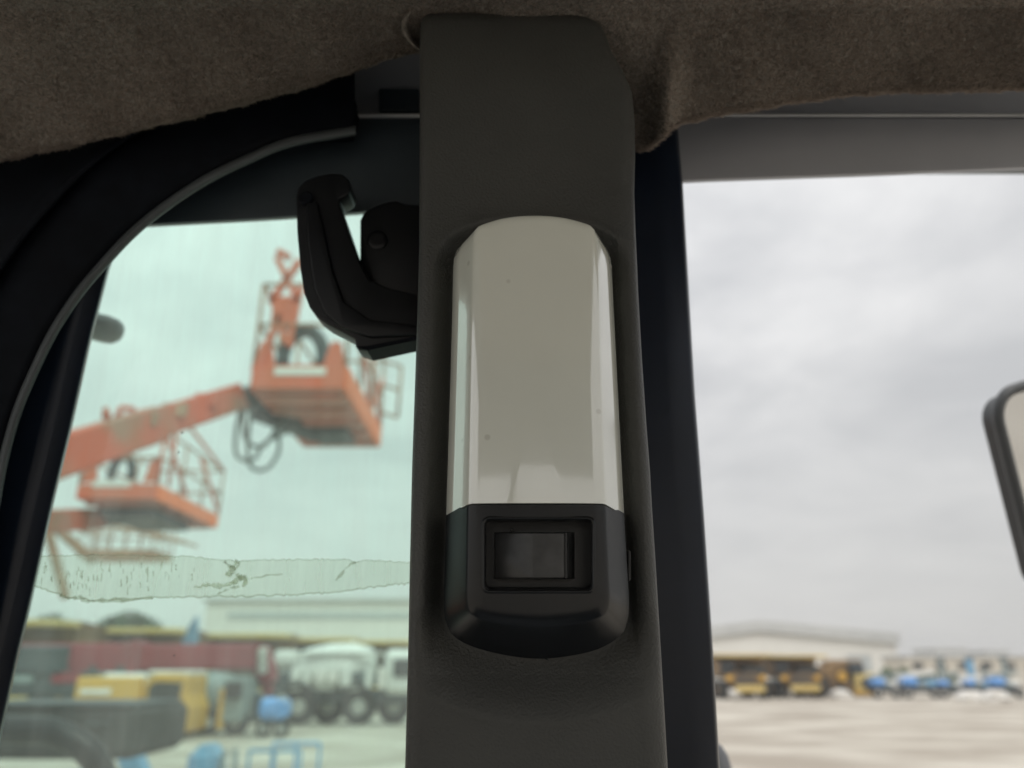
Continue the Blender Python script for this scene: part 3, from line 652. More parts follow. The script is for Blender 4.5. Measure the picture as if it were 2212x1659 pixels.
single(MB().tube([P(20, 655, .75), P(120, 683, .75), P(200, 704, .75), P(228, 711, .75), P(247, 716, .75), P(258, 719, .75), P(264, 721, .75)], [.013, .013, .0135, .0138, .0125, .009, .003], 14), 'mirror_stalk', 'grey_rail', 'blunt dark stalk poking past the sloping black window frame', 'stalk', P(20, 655, .75), smooth='all')
#==================================================================== MACHINES AND BUILDINGS IN THE YARD
# --- boom lifts with their platforms raised over the yard
def lattice(t, pts, m, r=.022, name='rail'):
    for a, b in pts: MB().tube([a, b], r, 6).build(name, m, t, smooth='all')
def platform(t, x0, x1, y0, y1, z, hr, m_rail, m_toe, m_side, toe=.24, ribs=5):
    V = Vector
    MB().box(((x0 + x1) / 2, (y0 + y1) / 2, z + .03), (x1 - x0 - .06, y1 - y0 - .06, .05)).build('floor_plate', 'underside', t)
    for k in range(ribs):
        y = y0 + (y1 - y0) * (k + .5) / 5; MB().box(((x0 + x1) / 2, y, z - .03), (x1 - x0 - .08, .09, .07)).build('floor_rib', 'underside', t)
    MB().box(((x0 + x1) / 2, y0, z + toe / 2), (x1 - x0, .05, toe)).build('toe_board', m_toe, t)
    MB().box(((x0 + x1) / 2, y1, z + toe / 2), (x1 - x0, .05, toe)).build('toe_board', m_toe, t)
    MB().box((x1, (y0 + y1) / 2, z + toe / 2), (.05, y1 - y0 - .06, toe)).build('toe_board', m_side, t)
    MB().box((x0, (y0 + y1) / 2, z + toe / 2), (.05, y1 - y0 - .06, toe)).build('toe_board', m_toe, t)
    xs = (x0, x1); ys = np.linspace(y0, y1, 4)
    for x in xs:
        for y in ys: MB().tube([(x, y, z + toe), (x, y, z + hr)], .024, 6).build('post', m_rail, t, smooth='all')
        for zz in (hr, hr * .6): MB().tube([(x, y0, z + zz), (x, y1, z + zz)], .024, 6).build('rail', m_rail, t, smooth='all')
    for y in (y0, y1):
        for zz in (hr, hr * .6): MB().tube([(x0, y, z + zz), (x1, y, z + zz)], .024, 6).build('rail', m_rail, t, smooth='all')
def lift_base(t, c, turn=0):
    c = Vector(c)
    MB().box(c + Vector((0, 0, .85)), (2.3, 1.9, .5), ch=.08).build('chassis', 'dark_steel', t)
    MB().box(c + Vector((0, 0, 1.5)), (2.6, 2.1, .8), ch=.15).build('turntable', 'orange', t)
    for sx in (-1, 1):
        for sy in (-1, 1): add_wheel(t, c + Vector((sx * 1.15, sy * 1.15, .5)), (0, 1, 0), .5, .35)
# first lift
t = thing('boom_lift', 'orange boom lift whose platform hangs largest beside the black latch', 'boom lift', (-7.6, 5.2, 0), group='orange boom lifts raised over the yard')
z1 = H + 3.16; x0, x1, y0, y1 = -3.14, -2.02, 8.7, 11.3
platform(t, x0, x1, y0, y1, z1, 1.4, 'tan_rail', 'orange', 'orange_lit', .30)
MB().box(((x0 + x1) / 2 + .02, y0 - .032, z1 + .21), (.62, .012, .10)).build('name_plate', 'white_paint', t)
for sx in (0, 1):
    xx = x0 + .10 + sx * .86
    MB().prism([(xx - .14, y0 + .02, z1 + .25), (xx + .16, y0 + .02, z1 + .25), (xx + .07, y0 + .02, z1 + .62), (xx - .05, y0 + .02, z1 + .62)], (0, .04, 0)).build('gusset', 'orange', t)
for (a, b) in (((x0 + .02, 0), (x0 + .34, 1.05)), ((x0 + .36, 0.35), (x0 + .10, 1.1)), ((x0 + .10, .9), (x0 + .42, 1.62)), ((x0 + .46, .9), (x0 + .12, 1.66)), ((x0 + .12, 1.64), (x0 + .28, 1.66)), ((x0 + .40, .3), (x0 + .46, 1.2))):
    MB().beam((a[0], y0 + .02, z1 + .25 + a[1]), (b[0], y0 + .02, z1 + .25 + b[1] * .93), .075, .075, upv=(0, 1, 0)).build('guard_strut', 'orange', t)
MB().box((x0 + .29, y0 + .05, z1 + 1.02), (.30, .10, .44)).build('control_panel', 'orange', t)
ar = [Vector((x0 + .56 + .25 * math.cos(th), y0 + .10, z1 + .42 + .38 * math.sin(th))) for th in np.linspace(-.25, math.pi + .25, 16)]
MB().tube(ar, .085, 8).build('control_hood', 'dark_steel', t, smooth='all')
lattice(t, [((x1, y1 - .9, z1 + .25), (x1, y1, z1 + 1.1)), ((x1, y1, z1 + .25), (x1, y1 - .9, z1 + 1.1)), ((x1, y1 - 1.8, z1 + 1.1), (x1, y1 - .9, z1 + .25))], 'orange', .028, 'brace')
lattice(t, [((x1, y1, z1 + 1.4), (x1 + .26, y1 + .1, z1 + 1.36)), ((x1 + .26, y1 + .1, z1 + 1.36), (x1 + .24, y1 + .1, z1 + .5)), ((x1, y1, z1 + .55), (x1 + .24, y1 + .1, z1 + .5)), ((x1, y1, z1 + 1.0), (x1 + .25, y1 + .1, z1 + .95))], 'tan_rail', .024, 'gate_rail')
bA = P(515, 858, 9.7); bB = P(300, 928, 8.6); bC = P(60, 1008, 7.4); bD = Vector((-7.6, 5.2, 2.2))
MB().beam(bA, bB, .28, .33, .30, .36).build('fly_boom', 'boom_paint', t)
MB().beam(bB + (bA - bB) * .12, bC, .34, .41, .36, .42).build('main_boom', 'boom_paint', t)
MB().beam(bC, bD, .46, .56, .50, .60).build('lower_boom', 'orange', t)
for s in (.30, .62, .9):
    p = bA + (bB - bA) * s; MB().box(p + Vector((.02, -.19, .02)), (.30, .02, .16)).build('boom_patch', 'boom_paint' if s < .6 else 'tan_rail', t)
jt = P(552, 866, 10.0); MB().beam(bA + (bB - bA) * .04, jt, .24, .26, .28, .24).build('jib_joint', 'dark_steel', t)
MB().lathe(jt + Vector((0, -.16, 0)), (0, 1, 0), [(0, .17), (.34, .17), (.36, .1)], 16).build('rotator', 'dark_steel', t, smooth=True)
MB().beam(jt + Vector((.02, .1, -.12)), Vector((-2.7, 10.3, z1 - .10)), .22, .2).build('support_arm', 'dark_steel', t)
MB().box((-2.50, 10.35, z1 - .11), (.50, .6, .10)).build('mount_plate', 'dark_steel', t)
for (a, m_, b) in (((520, 885), (512, 985), (640, 925)), ((528, 880), (535, 955), (615, 905)), ((545, 880), (540, 1005), (600, 930))):
    MB().tube(catmull([P(*a, 9.7), P((a[0] + m_[0]) / 2 - 6, (a[1] + m_[1]) / 2, 9.7), P(*m_, 9.75), P(m_[0] + 35, m_[1] + 8, 9.8), P(m_[0] + 62, m_[1] - 30, 9.9), P(*b, 10.2)], 5), .026, 7).build('hose', 'hose', t, smooth='all')
lift_base(t, (-7.6, 5.2, 0))
lattice(t, [(P(225, 905, 8.3), P(228, 880, 8.3)), (P(250, 905, 8.4), P(262, 880, 8.4)), (P(262, 880, 8.4), P(290, 884, 8.5)), (P(228, 880, 8.3), P(235, 905, 8.3))], 'orange', .03, 'hose_guide')
# second lift
t = thing('boom_lift', 'smaller orange boom lift platform below and left of the largest one', 'boom lift', (-11.2, 11.5, 0), group='orange boom lifts raised over the yard')
z2 = H + 2.62; x0, x1, y0, y1 = -7.15, -5.86, 12.5, 15.3
platform(t, x0, x1, y0, y1, z2, 1.15, 'tan_rail', 'orange', 'orange_lit', .24)
MB().box((x0 + .55, y0 - .032, z2 + .24), (.62, .012, .11)).build('name_plate', 'white_paint', t)
for xx in (x0 + .15, x1 - .1):
    MB().prism([(xx - .16, y0 + .02, z2 + .28), (xx + .12, y0 + .02, z2 + .28), (xx + .05, y0 + .02, z2 + .68), (xx - .06, y0 + .02, z2 + .68)], (0, .04, 0)).build('gusset', 'orange', t)
lattice(t, [((x1, y0, z2 + .3), (x1, y0, z2 + 1.35)), ((x1, y0 + 1.2, z2 + .3), (x1, y0, z2 + 1.15)), ((x1, y0 + .4, z2 + 1.6), (x1, y1, z2 + 1.15)), ((x1, y0 + .4, z2 + .3), (x1, y0 + .4, z2 + 1.6)), ((x1, y0, z2 + 1.15), (x1, y0 + .4, z2 + 1.6)), ((x1, y1, z2 + .3), (x1, y0 + 1.6, z2 + 1.1))], 'orange', .032, 'brace')
ar = [Vector((x0 + .62 + .17 * math.cos(th), y0 + .1, z2 + .42 + .32 * math.sin(th))) for th in np.linspace(-.2, math.pi + .2, 14)]
MB().tube(ar, .075, 8).build('control_hood', 'dark_steel', t, smooth='all')
MB().box(((x0 + x1) / 2, y0 + 1.2, z2 - .14), (.9, 1.5, .14)).build('mount_plate', 'dark_steel', t)
jt = Vector((x0 - .05, y0 + .9, z2 - .16)); MB().beam(jt, jt + Vector((.6, .3, .05)), .25, .2).build('jib_joint', 'dark_steel', t)
MB().beam(jt, P(60, 1128, 11.6), .30, .36).build('fly_boom', 'boom_paint', t)
MB().beam(P(60, 1128, 11.6), (-11.2, 11.5, 2.1), .4, .5).build('lower_boom', 'orange', t)
lift_base(t, (-11.2, 11.5, 0))
# third lift
t = thing('boom_lift', 'faded far boom lift platform just above the tape residue', 'boom lift', (-17.5, 19.5, 0), group='orange boom lifts raised over the yard')
x0, x1, y0, y1 = -11.3, -9.4, 20.3, 21.6; z3 = H + 2.75
platform(t, x0, x1, y0, y1, z3, 1.05, 'tan_rail', 'tan_rail', 'tan_rail', .18, 0)
lattice(t, [((x0 + .4 * k, y0, z3 + .2), (x0 + .4 * k, y0, z3 + 1.05)) for k in range(1, 5)] + [((x0, y1, z3 + 1.05), (x1 + .5, y1 - .4, z3 + .5)), ((x0 + .2, y0, z3 + .9), (x1 + 1.2, y0, z3 + .25))], 'tan_rail', .035, 'brace')
MB().beam(P(96, 1118, 19.3), P(142, 1292, 19.5), .14, .18).build('jib', 'tan_rail', t)
MB().beam(P(96, 1118, 19.3), Vector((x0 + .3, y0 + .3, z3 - .1)), .16, .2).build('link_arm', 'tan_rail', t)
MB().beam(P(100, 1125, 19.3), (-17.5, 19.5, 2.1), .22, .26).build('main_boom', 'tan_rail', t)
lift_base(t, (-17.5, 19.5, 0))

# --- row of yellow haul trucks, seen from the front (local x across, -y forward)
def haul_truck():
    t = thing('haul_truck', '', 'dump truck', (0, 0, 0), world=False, group='yellow haul trucks parked in a row')
    MB().prism([(-2.35, -4.6, 4.25), (2.35, -4.6, 4.25), (2.35, -4.6, 4.0), (-2.35, -4.6, 4.0)], (0, 2.6, 0)).build('canopy', 'yellow_dusty', t, bevel=.05)
    MB().add([(-2.3, -2.0, 4.3), (2.3, -2.0, 4.3), (2.3, 3.6, 4.0), (-2.3, 3.6, 4.0), (-1.9, -1.6, 1.9), (1.9, -1.6, 1.9), (1.9, 3.6, 2.6), (-1.9, 3.6, 2.6)], [(0, 1, 2, 3), (4, 7, 6, 5), (0, 4, 5, 1), (1, 5, 6, 2), (2, 6, 7, 3), (3, 7, 4, 0)]).build('dump_body', 'brown_and_shade', t)
    MB().box((0, -2.9, 1.75), (2.3, 2.2, 1.5), ch=.1).build('hood', 'brown_and_shade', t)
    MB().box((0, -4.03, 1.75), (1.7, .08, 1.2)).build('grille', 'dark_steel', t)
    for k in range(4): MB().box((0, -4.09, 1.35 + k * .27), (1.6, .05, .09)).build('grille_bar', 'brown_and_shade', t)
    c = MB().box((-1.35, -2.6, 2.95), (1.5, 1.7, 1.6), ch=.1).build('cab', 'brown_and_shade', t)
    MB().box((-1.35, -3.47, 3.0), (1.35, .05, 1.35)).build('windscreen', 'window', c)
    MB().box((.95, -2.5, 2.75), (1.9, 1.5, .9), ch=.1).build('engine_deck', 'dark_steel', t)
    MB().box((0.25, -4.25, .98), (2.5, .45, .62), ch=.08).build('bumper', 'yellow_dusty', t)
    for sx in (-1, 1):
        MB().box((sx * 1.45, -3.9, 2.0), (.7, .25, .55), ch=.06).build('fender_step', 'brown_and_shade', t)
        MB().lathe((sx * 1.45, -4.04, 2.0), (0, -1, 0), [(0, .3), (.04, .3), (.07, .2)], 14).build('headlamp', 'amber', t, smooth=True)
        add_wheel(t, (sx * 1.85, -2.6, .85), (1, 0, 0), .95, .85, 'brown_and_shade'); add_wheel(t, (sx * 1.6, 2.0, .85), (1, 0, 0), .85, 1.1, 'yellow')
    MB().box((0, .4, 1.1), (1.2, 6.6, .5)).build('frame', 'dark_steel', t)
    return t
proto = haul_truck(); first = True
spots = [(88, 205, 1338, 'yellow haul truck at the far left, next to the sloping window frame'), (335, 190, 1356, 'second yellow haul truck from the left, behind the crimson crane boom'), (550, 180, 1368, 'yellow haul truck above the head of the crimson crane boom'), (716, 122, 1377, 'yellow haul truck behind the white truck, middle of the green pane'), (842, 122, 1383, 'yellow haul truck half hidden behind the left side of the pillar'), (1588, 108, 1413, 'yellow haul truck right beside the black post, partly cut off by it'), (1702, 108, 1415, 'yellow haul truck second from the black post, below the gable of the shed')]
for (u, wpx, vt, lab) in spots:
    t = proto if first else copy_tree(proto); first = False
    d = 46 + (u - 95) / 1500 * 33
    r = ray(u, 1480); p = CAM + r * (d / r.y); vt_r = ray(u, vt); zt = H + vt_r.z / vt_r.y * (d - 4.6 * .95)
    sx = wpx * (d - 3) / F / 4.7
    t.location = (p.x, p.y, 0); t.scale = (sx, .95, zt / 4.25); t['label'] = lab

# --- long pale shed and grey roofed shed
def shed(name, lab, base, L, W, hw, hr, gable_x, rz, doors, band):
    t = thing(name, lab, 'warehouse', base, world=False, rz=rz)
    MB().prism([(-L / 2, 0, 0), (L / 2, 0, 0), (L / 2, 0, hw)] + ([(gable_x, 0, hr)] if gable_x is not None else []) + [(-L / 2, 0, hw)], (0, W, 0)).build('wall', 'shed_wall', t)
    if gable_x is not None:
        for a, b in (((-L / 2 - .6, hw - .1), (gable_x, hr + .15)), ((gable_x, hr + .15), (L / 2 + .6, hw - .1))):
            MB().prism([(a[0], -.8, a[1]), (b[0], -.8, b[1]), (b[0], -.8, b[1] + band), (a[0], -.8, a[1] + band)], (0, W + 1.6, 0)).build('roof_slope', 'shed_roof', t)
    else:
        MB().box((0, W / 2, hw + .25), (L + 1, W + 1, .5)).build('roof', 'shed_roof', t)
        MB().box((1.5, -.12, hw - band), (L - 3, .2, .75)).build('fascia_band', 'fascia', t)
    for k in range(doors):
        x = -L / 2 + (k + .5) * L / doors; d = MB().box((x, -.06, 2.4), (4.2, .1, 4.8)).build('roller_door', 'fascia', t)
        MB().box((x, -.13, 4.9), (4.6, .12, .25)).build('door_lintel', 'shed_roof', d)
    return t
p = G(700, 1480); r = ray(685, 1300); d = 105
shed('warehouse', 'long pale flat roofed shed behind the haul trucks in the green pane', (r.x / r.y * d, d, 0), 29, 30, H + r.z / r.y * d, 0, None, 0, 4, 1.7)
d = 150; a = ray(1430, 1390); b_ = ray(1935, 1390); c = ray(1640, 1366)
hw = H + b_.z / b_.y * d; xl = a.x / a.y * d; xr = b_.x / b_.y * d
shed('warehouse', 'pale shed with low grey gable roof beyond the haul trucks right of the post', ((xl + xr) / 2, d, 0), xr - xl, 40, hw, H + c.z / c.y * d, c.x / c.y * d - (xl + xr) / 2, 0, 3, 1.9)
# far low wall and faint blocks
d = 190
def far_block(u0, u1, v0, lab, cat, d, m, name, dep=10, win=0):
    l = ray(u0, v0); r = ray(u1, v0); h = H + l.z / l.y * d; X0 = l.x / l.y * d; X1 = r.x / r.y * d
    t = thing(name, lab, cat, ((X0 + X1) / 2, d, 0), world=False)
    W_ = X1 - X0
    MB().box((0, dep / 2, h / 2), (W_, dep, h), ch=.1).build('wall', m, t)
    MB().box((0, dep / 2, h + .2), (W_ + .5, dep + .5, .4), ch=.1).build('coping', 'shed_roof', t)
    for k in range(win): MB().box((-W_ / 2 + (k + .5) * W_ / win, -.05, h * .72), (W_ / win * .45, .12, h * .22)).build('window', 'window' if cat == 'building' and win > 4 else 'fascia', t)
far_block(1955, 2300, 1421, 'low sand coloured building behind the blue machines on the right', 'building', 130, 'wall_tan', 'low_building', 8, 7)
far_block(2020, 2088, 1404, 'left one of two faint grey blocks over the low building', 'building', 210, 'shed_roof', 'far_building', 12, 3)
far_block(2128, 2180, 1408, 'right one of two faint grey blocks over the low building', 'building', 215, 'shed_roof', 'far_building', 12, 2)

# --- crimson truck crane
t = thing('truck_crane', 'crane truck with a long crimson boom lying level over the yard', 'crane', P(200, 1600, 33) * 1, world=True); t.location.z = 0
dC = 34.0
b0_ = P(-60, 1424, dC); b1_ = P(300, 1421, dC); b2_ = P(560, 1418, dC)
MB().beam(b0_, b1_, 1.2, 1.30, 1.1, 1.22).build('main_boom', 'crimson', t)
MB().beam(b1_ - (b1_ - b0_) * .02, b2_, 1.0, 1.12, .95, 1.05).build('boom_extension', 'crimson', t)
MB().box(P(300, 1421, dC), (.35, 1.35, 1.42), ch=.06).build('boom_collar', 'crimson', t)
hd = P(560, 1425, dC)
MB().prism([P(545, 1388, dC - .4), P(572, 1396, dC - .4), P(585, 1440, dC - .4), P(588, 1470, dC - .4), P(565, 1480, dC - .4), P(548, 1452, dC - .4)], (0, .9, 0)).build('boom_head', 'crimson', t)
for k in range(3): MB().lathe(P(566, 1408 + 18 * k, dC - .5), (0, 1, 0), [(0, .2), (.1, .24), (.2, .2)], 16).build('sheave', 'rim', t, smooth=True)
MB().tube([P(574, 1470, dC), P(578, 1484, dC)], .05, 6).build('hoist_rope', 'dark_steel', t)
MB().box(P(578, 1487, dC), (.5, .4, .55), ch=.12).build('hook_block', 'crimson', t)
c = P(120, 1500, dC); MB().box((c.x, c.y, 2.0), (9.5, 2.4, 1.0), ch=.1).build('carrier_deck', 'dark_steel', t)
MB().box((c.x - .6, c.y - .2, 2.9), (3.0, 2.2, 1.3), ch=.1).build('slewing_house', 'dark_steel', t)
for k in range(4): add_wheel(t, (c.x - 3.6 + k * 2.3, c.y - 1.1, .62), (0, 1, 0), .62, .4)
for k in range(4): MB().box((c.x - 3 + k * 2.0, c.y - 1.26, 2.25), (1.2, .08, .45)).build('side_locker', 'grey_machine' if k % 2 else 'crimson', t)
for k in range(3): MB().box(P(140 + k * 60, 1446, dC - .7), (.35, .1, .3)).build('boom_bracket', 'dark_steel', t)

# --- amber carrier cab in front of it
dA = 30.0
t = thing('carrier_truck', 'amber yellow truck crane carrier with dark side window', 'truck', (P(300, 1600, dA).x, P(300, 1600, dA).y, 0))
def uvbox(mb, u0, u1, v0, v1, d, dep, ch=.08):
    a = P(u0, v0, d); b = P(u1, v1, d); c = (a + b) / 2; return mb.box((c.x, c.y + dep / 2, c.z), (abs(b.x - a.x), dep, abs(a.z - b.z)), ch=ch)
uvbox(MB(), 160, 305, 1462, 1524, dA, 2.2).build('counterweight', 'amber', t)
uvbox(MB(), 172, 238, 1488, 1500, dA - .08, .06, .01).build('lettering', 'white_paint', t)
cab = MB().prism([P(302, 1526, dA - .2), P(306, 1480, dA - .2), P(330, 1456, dA - .2), P(408, 1458, dA - .2), P(402, 1500, dA - .2), P(410, 1530, dA - .2), P(402, 1585, dA - .2), P(318, 1590, dA - .2)], (0, 2.2, 0)).build('cab', 'amber', t, bevel=.18)
MB().prism([P(318, 1512, dA - .24), P(322, 1482, dA - .24), P(340, 1473, dA - .24), P(392, 1476, dA - .24), P(386, 1516, dA - .24)], (0, .04, 0)).build('side_window', 'window', cab)
uvbox(MB(), 350, 402, 1524, 1560, dA - .3, .1, .03).build('door_panel', 'amber', cab)
uvbox(MB(), 318, 410, 1448, 1458, dA, 1.8, .05).build('roof_rack', 'rock', t)
uvbox(MB(), 150, 320, 1524, 1560, dA + .2, 2.0).build('chassis', 'dark_steel', t)
MB().lathe(P(275, 1478, dA + .5), (1, 0, 0), [(-.9, .3), (-.8, .42), (.6, .42), (.8, .3)], 16).build('winch_drum', 'rock', t, smooth=True)
cc = P(330, 1590, dA)
for k in range(3): add_wheel(t, (cc.x - 3.0 + k * 1.55, cc.y + .1, .55), (0, 1, 0), .55, .4)

# --- grey mixer truck beside it
dM = 32.0
pm = P(460, 1600, dM); t = thing('mixer_truck', 'small grey mixer truck between the amber carrier and the white truck', 'truck', (pm.x, pm.y, 0))
c0_ = P(455, 1500, dM); MB().lathe((c0_.x - .3, c0_.y + 1.0, c0_.z), (1, 0, .12), [(-1.3, .45), (-.9, .78), (0, .95), (.7, .75), (1.25, .4)], 20).build('drum', 'grey_machine', t, smooth=True)
uvbox(MB(), 480, 528, 1462, 1560, dM, 1.9).build('cab', 'grey_machine', t)
uvbox(MB(), 486, 522, 1474, 1508, dM - .05, .06, .01).build('side_window', 'window', t)
uvbox(MB(), 400, 530, 1540, 1566, dM + .1, 1.8).build('chassis', 'dark_steel', t)
uvbox(MB(), 470, 484, 1488, 1575, dM - .12, .3, .03).build('ladder', 'amber', t)
for u in (415, 448, 508): c = P(u, 1580, dM); add_wheel(t, (c.x, c.y, .5), (0, 1, 0), .5, .35)
# --- blue tank unit
dB = 31.0; pb = P(585, 1580, dB); t = thing('compressor', 'bright blue compressor standing in front of the white truck', 'compressor', (pb.x, pb.y, 0))
uvbox(MB(), 556, 615, 1508, 1556, dB, 1.2, .2).build('canopy', 'blue', t)
uvbox(MB(), 540, 556, 1496, 1560, dB + .2, .8).build('cooler', 'dark_steel', t)
uvbox(MB(), 560, 612, 1556, 1566, dB + .1, .9).build('skid', 'dark_steel', t)
MB().tube([P(600, 1510, dB), P(612, 1502, dB), P(620, 1518, dB)], .06, 6).build('lifting_handle', 'rim', t)
for u in (566, 606): c = P(u, 1566, dB); add_wheel(t, (c.x, c.y + .2, .32), (0, 1, 0), .32, .2)
# --- white truck
dW = 38.0; pw = P(730, 1570, dW); t = thing('heavy_truck', 'dusty white mixer truck with large wheels left of the pillar', 'truck', (pw.x, pw.y, 0))
dc = P(705, 1440, dW); MB().lathe((dc.x, dc.y + 1.1, dc.z), (1, 0, .10), [(-2.5, .45), (-2.3, .62), (-1.2, .98), (0, 1.12), (1.2, 1.05), (2.1, .7), (2.25, .4)], 24).build('mixer_drum', 'white_paint', t, smooth=True)
uvbox(MB(), 588, 640, 1404, 1440, dW + .2, 1.2, .2).build('hopper', 'white_paint', t)
uvbox(MB(), 640, 830, 1408, 1416, dW + .1, .3, .05).build('top_rail', 'rim', t)
uvbox(MB(), 826, 925, 1402, 1500, dW - .1, 2.5, .3).build('cab', 'white_paint', t)
uvbox(MB(), 850, 905, 1424, 1462, dW - .18, .06, .01).build('side_window', 'window', t)
for k in range(9): uu = 600 + k * 27; uvbox(MB(), uu, uu + random.uniform(10, 24), 1440 + random.uniform(0, 14), 1470 + random.uniform(0, 18), dW - .3 - random.random() * .3, .4, .05).build('equipment_box', random.choice(['white_paint', 'grey_machine', 'dark_steel', 'rock']), t)
uvbox(MB(), 610, 800, 1448, 1476, dW + .1, 2.0).build('hydraulic_tank', 'grey_machine', t)
uvbox(MB(), 580, 900, 1490, 1520, dW + .2, 1.9).build('chassis', 'dark_steel', t)
for u in (628, 700, 756): uvbox(MB(), u - 18, u + 18, 1474, 1492, dW - .05, .5, .05).build('side_locker', 'white_paint', t)
for u in (645, 775, 700, 845):
    c = P(u, 1542, dW); big = u in (645, 775); rad = .85
    a, b = MB(), MB(); wheel(a, b, (c.x, c.y + (0 if big else .9), rad), (0, 1, 0), rad, .55); o = a.build('tyre', 'tyre', t, smooth=True); b.build('rim', 'rim', o, smooth=True)
for u in (645, 775): c = P(u, 1490, dW); MB().tube([Vector((c.x + 1.0 * math.cos(th), c.y - .1, .85 + 1.0 * math.sin(th))) for th in np.linspace(.2, math.pi - .2, 12)], .10, 6).build('mudguard', 'dark_steel', t, smooth='all')
# --- dark machine hood and tubular guard close to the cab, bottom left
dH = 9.0; ph = P(150, 1640, dH); t = thing('machine_hood', 'black dusty machine hood at the lower left corner of the pane', 'machine', (ph.x, ph.y, 0))
uvbox(MB(), -120, 292, 1524, 1640, dH, 1.6, .10).build('engine_cover', 'tyre', t)
uvbox(MB(), -110, 288, 1519, 1526, dH + .1, 1.4, .02).build('dusty_top', 'dark_steel', t)
for k in range(4): uvbox(MB(), -60 + k * 80, -5 + k * 80, 1560, 1566, dH - .04, .05, .01).build('vent_slot', 'dark_steel', t)
MB().box((ph.x - .5, ph.y + .8, .55), (1.6, 1.3, 1.0), ch=.1).build('chassis', 'dark_steel', t)
for sx in (-.8, .5): add_wheel(t, (ph.x - .3 + sx, ph.y + .1, .45), (0, 1, 0), .45, .3)
gd = 2.3
single(MB().tube(catmull([P(-260, 1700, gd), P(-200, 1590, gd), P(-90, 1576, gd), P(40, 1576, gd), P(110, 1580, gd), P(165, 1602, gd), P(205, 1640, gd), P(228, 1700, gd), P(245, 1800, gd), P(262, 1950, gd)], 6), .040, 12), 'guard_rail', 'latch', 'thick dark bent guard tube in the lower left corner', 'rail', P(245, 1950, gd), smooth='all')

# --- blue scissor lifts at the bottom of the pane
def scissor(u, v_top, d, wdt, lab, style):
    p = P(u, v_top, d); t = thing('scissor_lift', lab, 'lift', (p.x, p.y, 0), world=False, group='small blue lifts below the pane')
    h = p.z
    MB().box((0, .4, .45), (wdt * 1.1, 1.4, .5), ch=.06).build('chassis', 'blue', t)
    for sx in (-1, 1):
        for sy in (-.1, .9): add_wheel(t, (sx * wdt * .45, sy, .2), (1, 0, 0), .2, .14)
    for k in range(2):
        for s in (-1, 1): MB().beam((-s * wdt * .45, .1 + .2 * k, .72), (s * wdt * .45, .1 + .2 * k, h - 1.15), .06, .09, upv=(0, 1, 0)).build('scissor_arm', 'dark_steel', t)
    MB().box((0, .4, h - 1.1), (wdt, 1.4, .1)).build('platform', 'pale_blue', t)
    if style == 0:
        for x in (-wdt / 2, 0, wdt / 2):
            for y in (-.28, 1.08): MB().tube([(x, y, h - 1.05), (x, y, h)], .028, 6).build('post', 'pale_blue', t)
        for y in (-.28, 1.08):
            for z in (h, h - .5): MB().tube([(-wdt / 2, y, z), (wdt / 2, y, z)], .03, 6).build('rail', 'pale_blue', t)
    elif style == 1:
        MB().box((-wdt * .2, -.1, h - .45), (wdt * .6, .8, .9), ch=.18).build('control_tower', 'pale_blue', t)
        MB().tube([(wdt * .15, -.3, h - 1.05), (wdt * .2, -.3, h - .1), (wdt * .42, -.3, h - .05), (wdt * .5, -.3, h - 1.05)], .05, 8).build('hoop', 'grey_machine', t, smooth='all')
    else:
        MB().beam((-.35, -.2, h - .1), (.25, -.2, h - 1.1), .3, .34, upv=(0, 1, 0)).build('folded_jib', 'pale_blue', t)
        MB().beam((-.6, .2, h - .2), (-.1, .2, h - 1.1), .2, .22, upv=(0, 1, 0)).build('cover', 'rim', t)
scissor(335, 1598, 13.0, 1.0, 'blue lift with a slanting folded jib beside the dark guard tube', 2)
scissor(478, 1606, 13.5, .85, 'blue lift with rounded control tower, middle of the pane bottom', 1)
scissor(605, 1618, 13.0, .85, 'blue lift with open rails nearest the pillar', 0)
p = P(155, 1640, 12.0)
t = thing('drum', 'dark blue drum seen under the bent guard tube', 'drum', (p.x, p.y, 0))
MB().lathe((p.x, p.y, 0), (0, 0, 1), [(0, .28), (.02, .30), (.3, .30), (.32, .31), (.34, .30), (.62, .30), (.64, .31), (.66, .30), (1.05, .30), (1.08, .28)], 20).build('shell', 'blue', t, smooth=True)
MB().lathe((p.x + .1, p.y, 1.08), (0, 0, 1), [(0, .05), (.03, .05)], 10).build('bung', 'dark_steel', t)

# --- brown loader right of the haul trucks
dL = 78.0; p = P(1825, 1508, dL); t = thing('wheel_loader', 'dusty brown loader with a yellow cab next to the haul trucks', 'loader', (p.x, p.y, 0))
uvbox(MB(), 1752, 1812, 1438, 1490, dL, 2.6, .2).build('engine_hood', 'brown_and_shade', t)
uvbox(MB(), 1790, 1870, 1425, 1475, dL + .5, 2.4, .3).build('rear_body', 'brown_and_shade', t)
uvbox(MB(), 1838, 1866, 1430, 1456, dL - .1, 1.2, .1).build('exhaust_box', 'dark_steel', t)
cb = uvbox(MB(), 1848, 1896, 1454, 1502, dL - .6, 2.2, .2).build('cab', 'yellow_dusty', t)
uvbox(MB(), 1862, 1880, 1468, 1484, dL - .68, .08, .02).build('window', 'window', cb)
uvbox(MB(), 1846, 1898, 1490, 1503, dL - .9, .5, .1).build('bumper', 'yellow', t)
for u in (1775, 1830): c = P(u, 1500, dL); add_wheel(t, (c.x, c.y - .3, 1.0), (0, 1, 0), 1.0, .7, 'brown_and_shade')
c = P(1800, 1455, dL); MB().lathe((c.x + .8, c.y - .2, c.z - .3), (0, -1, 0), [(0, .5), (.1, .45)], 12).build('work_lamp', 'amber', t, smooth=True)

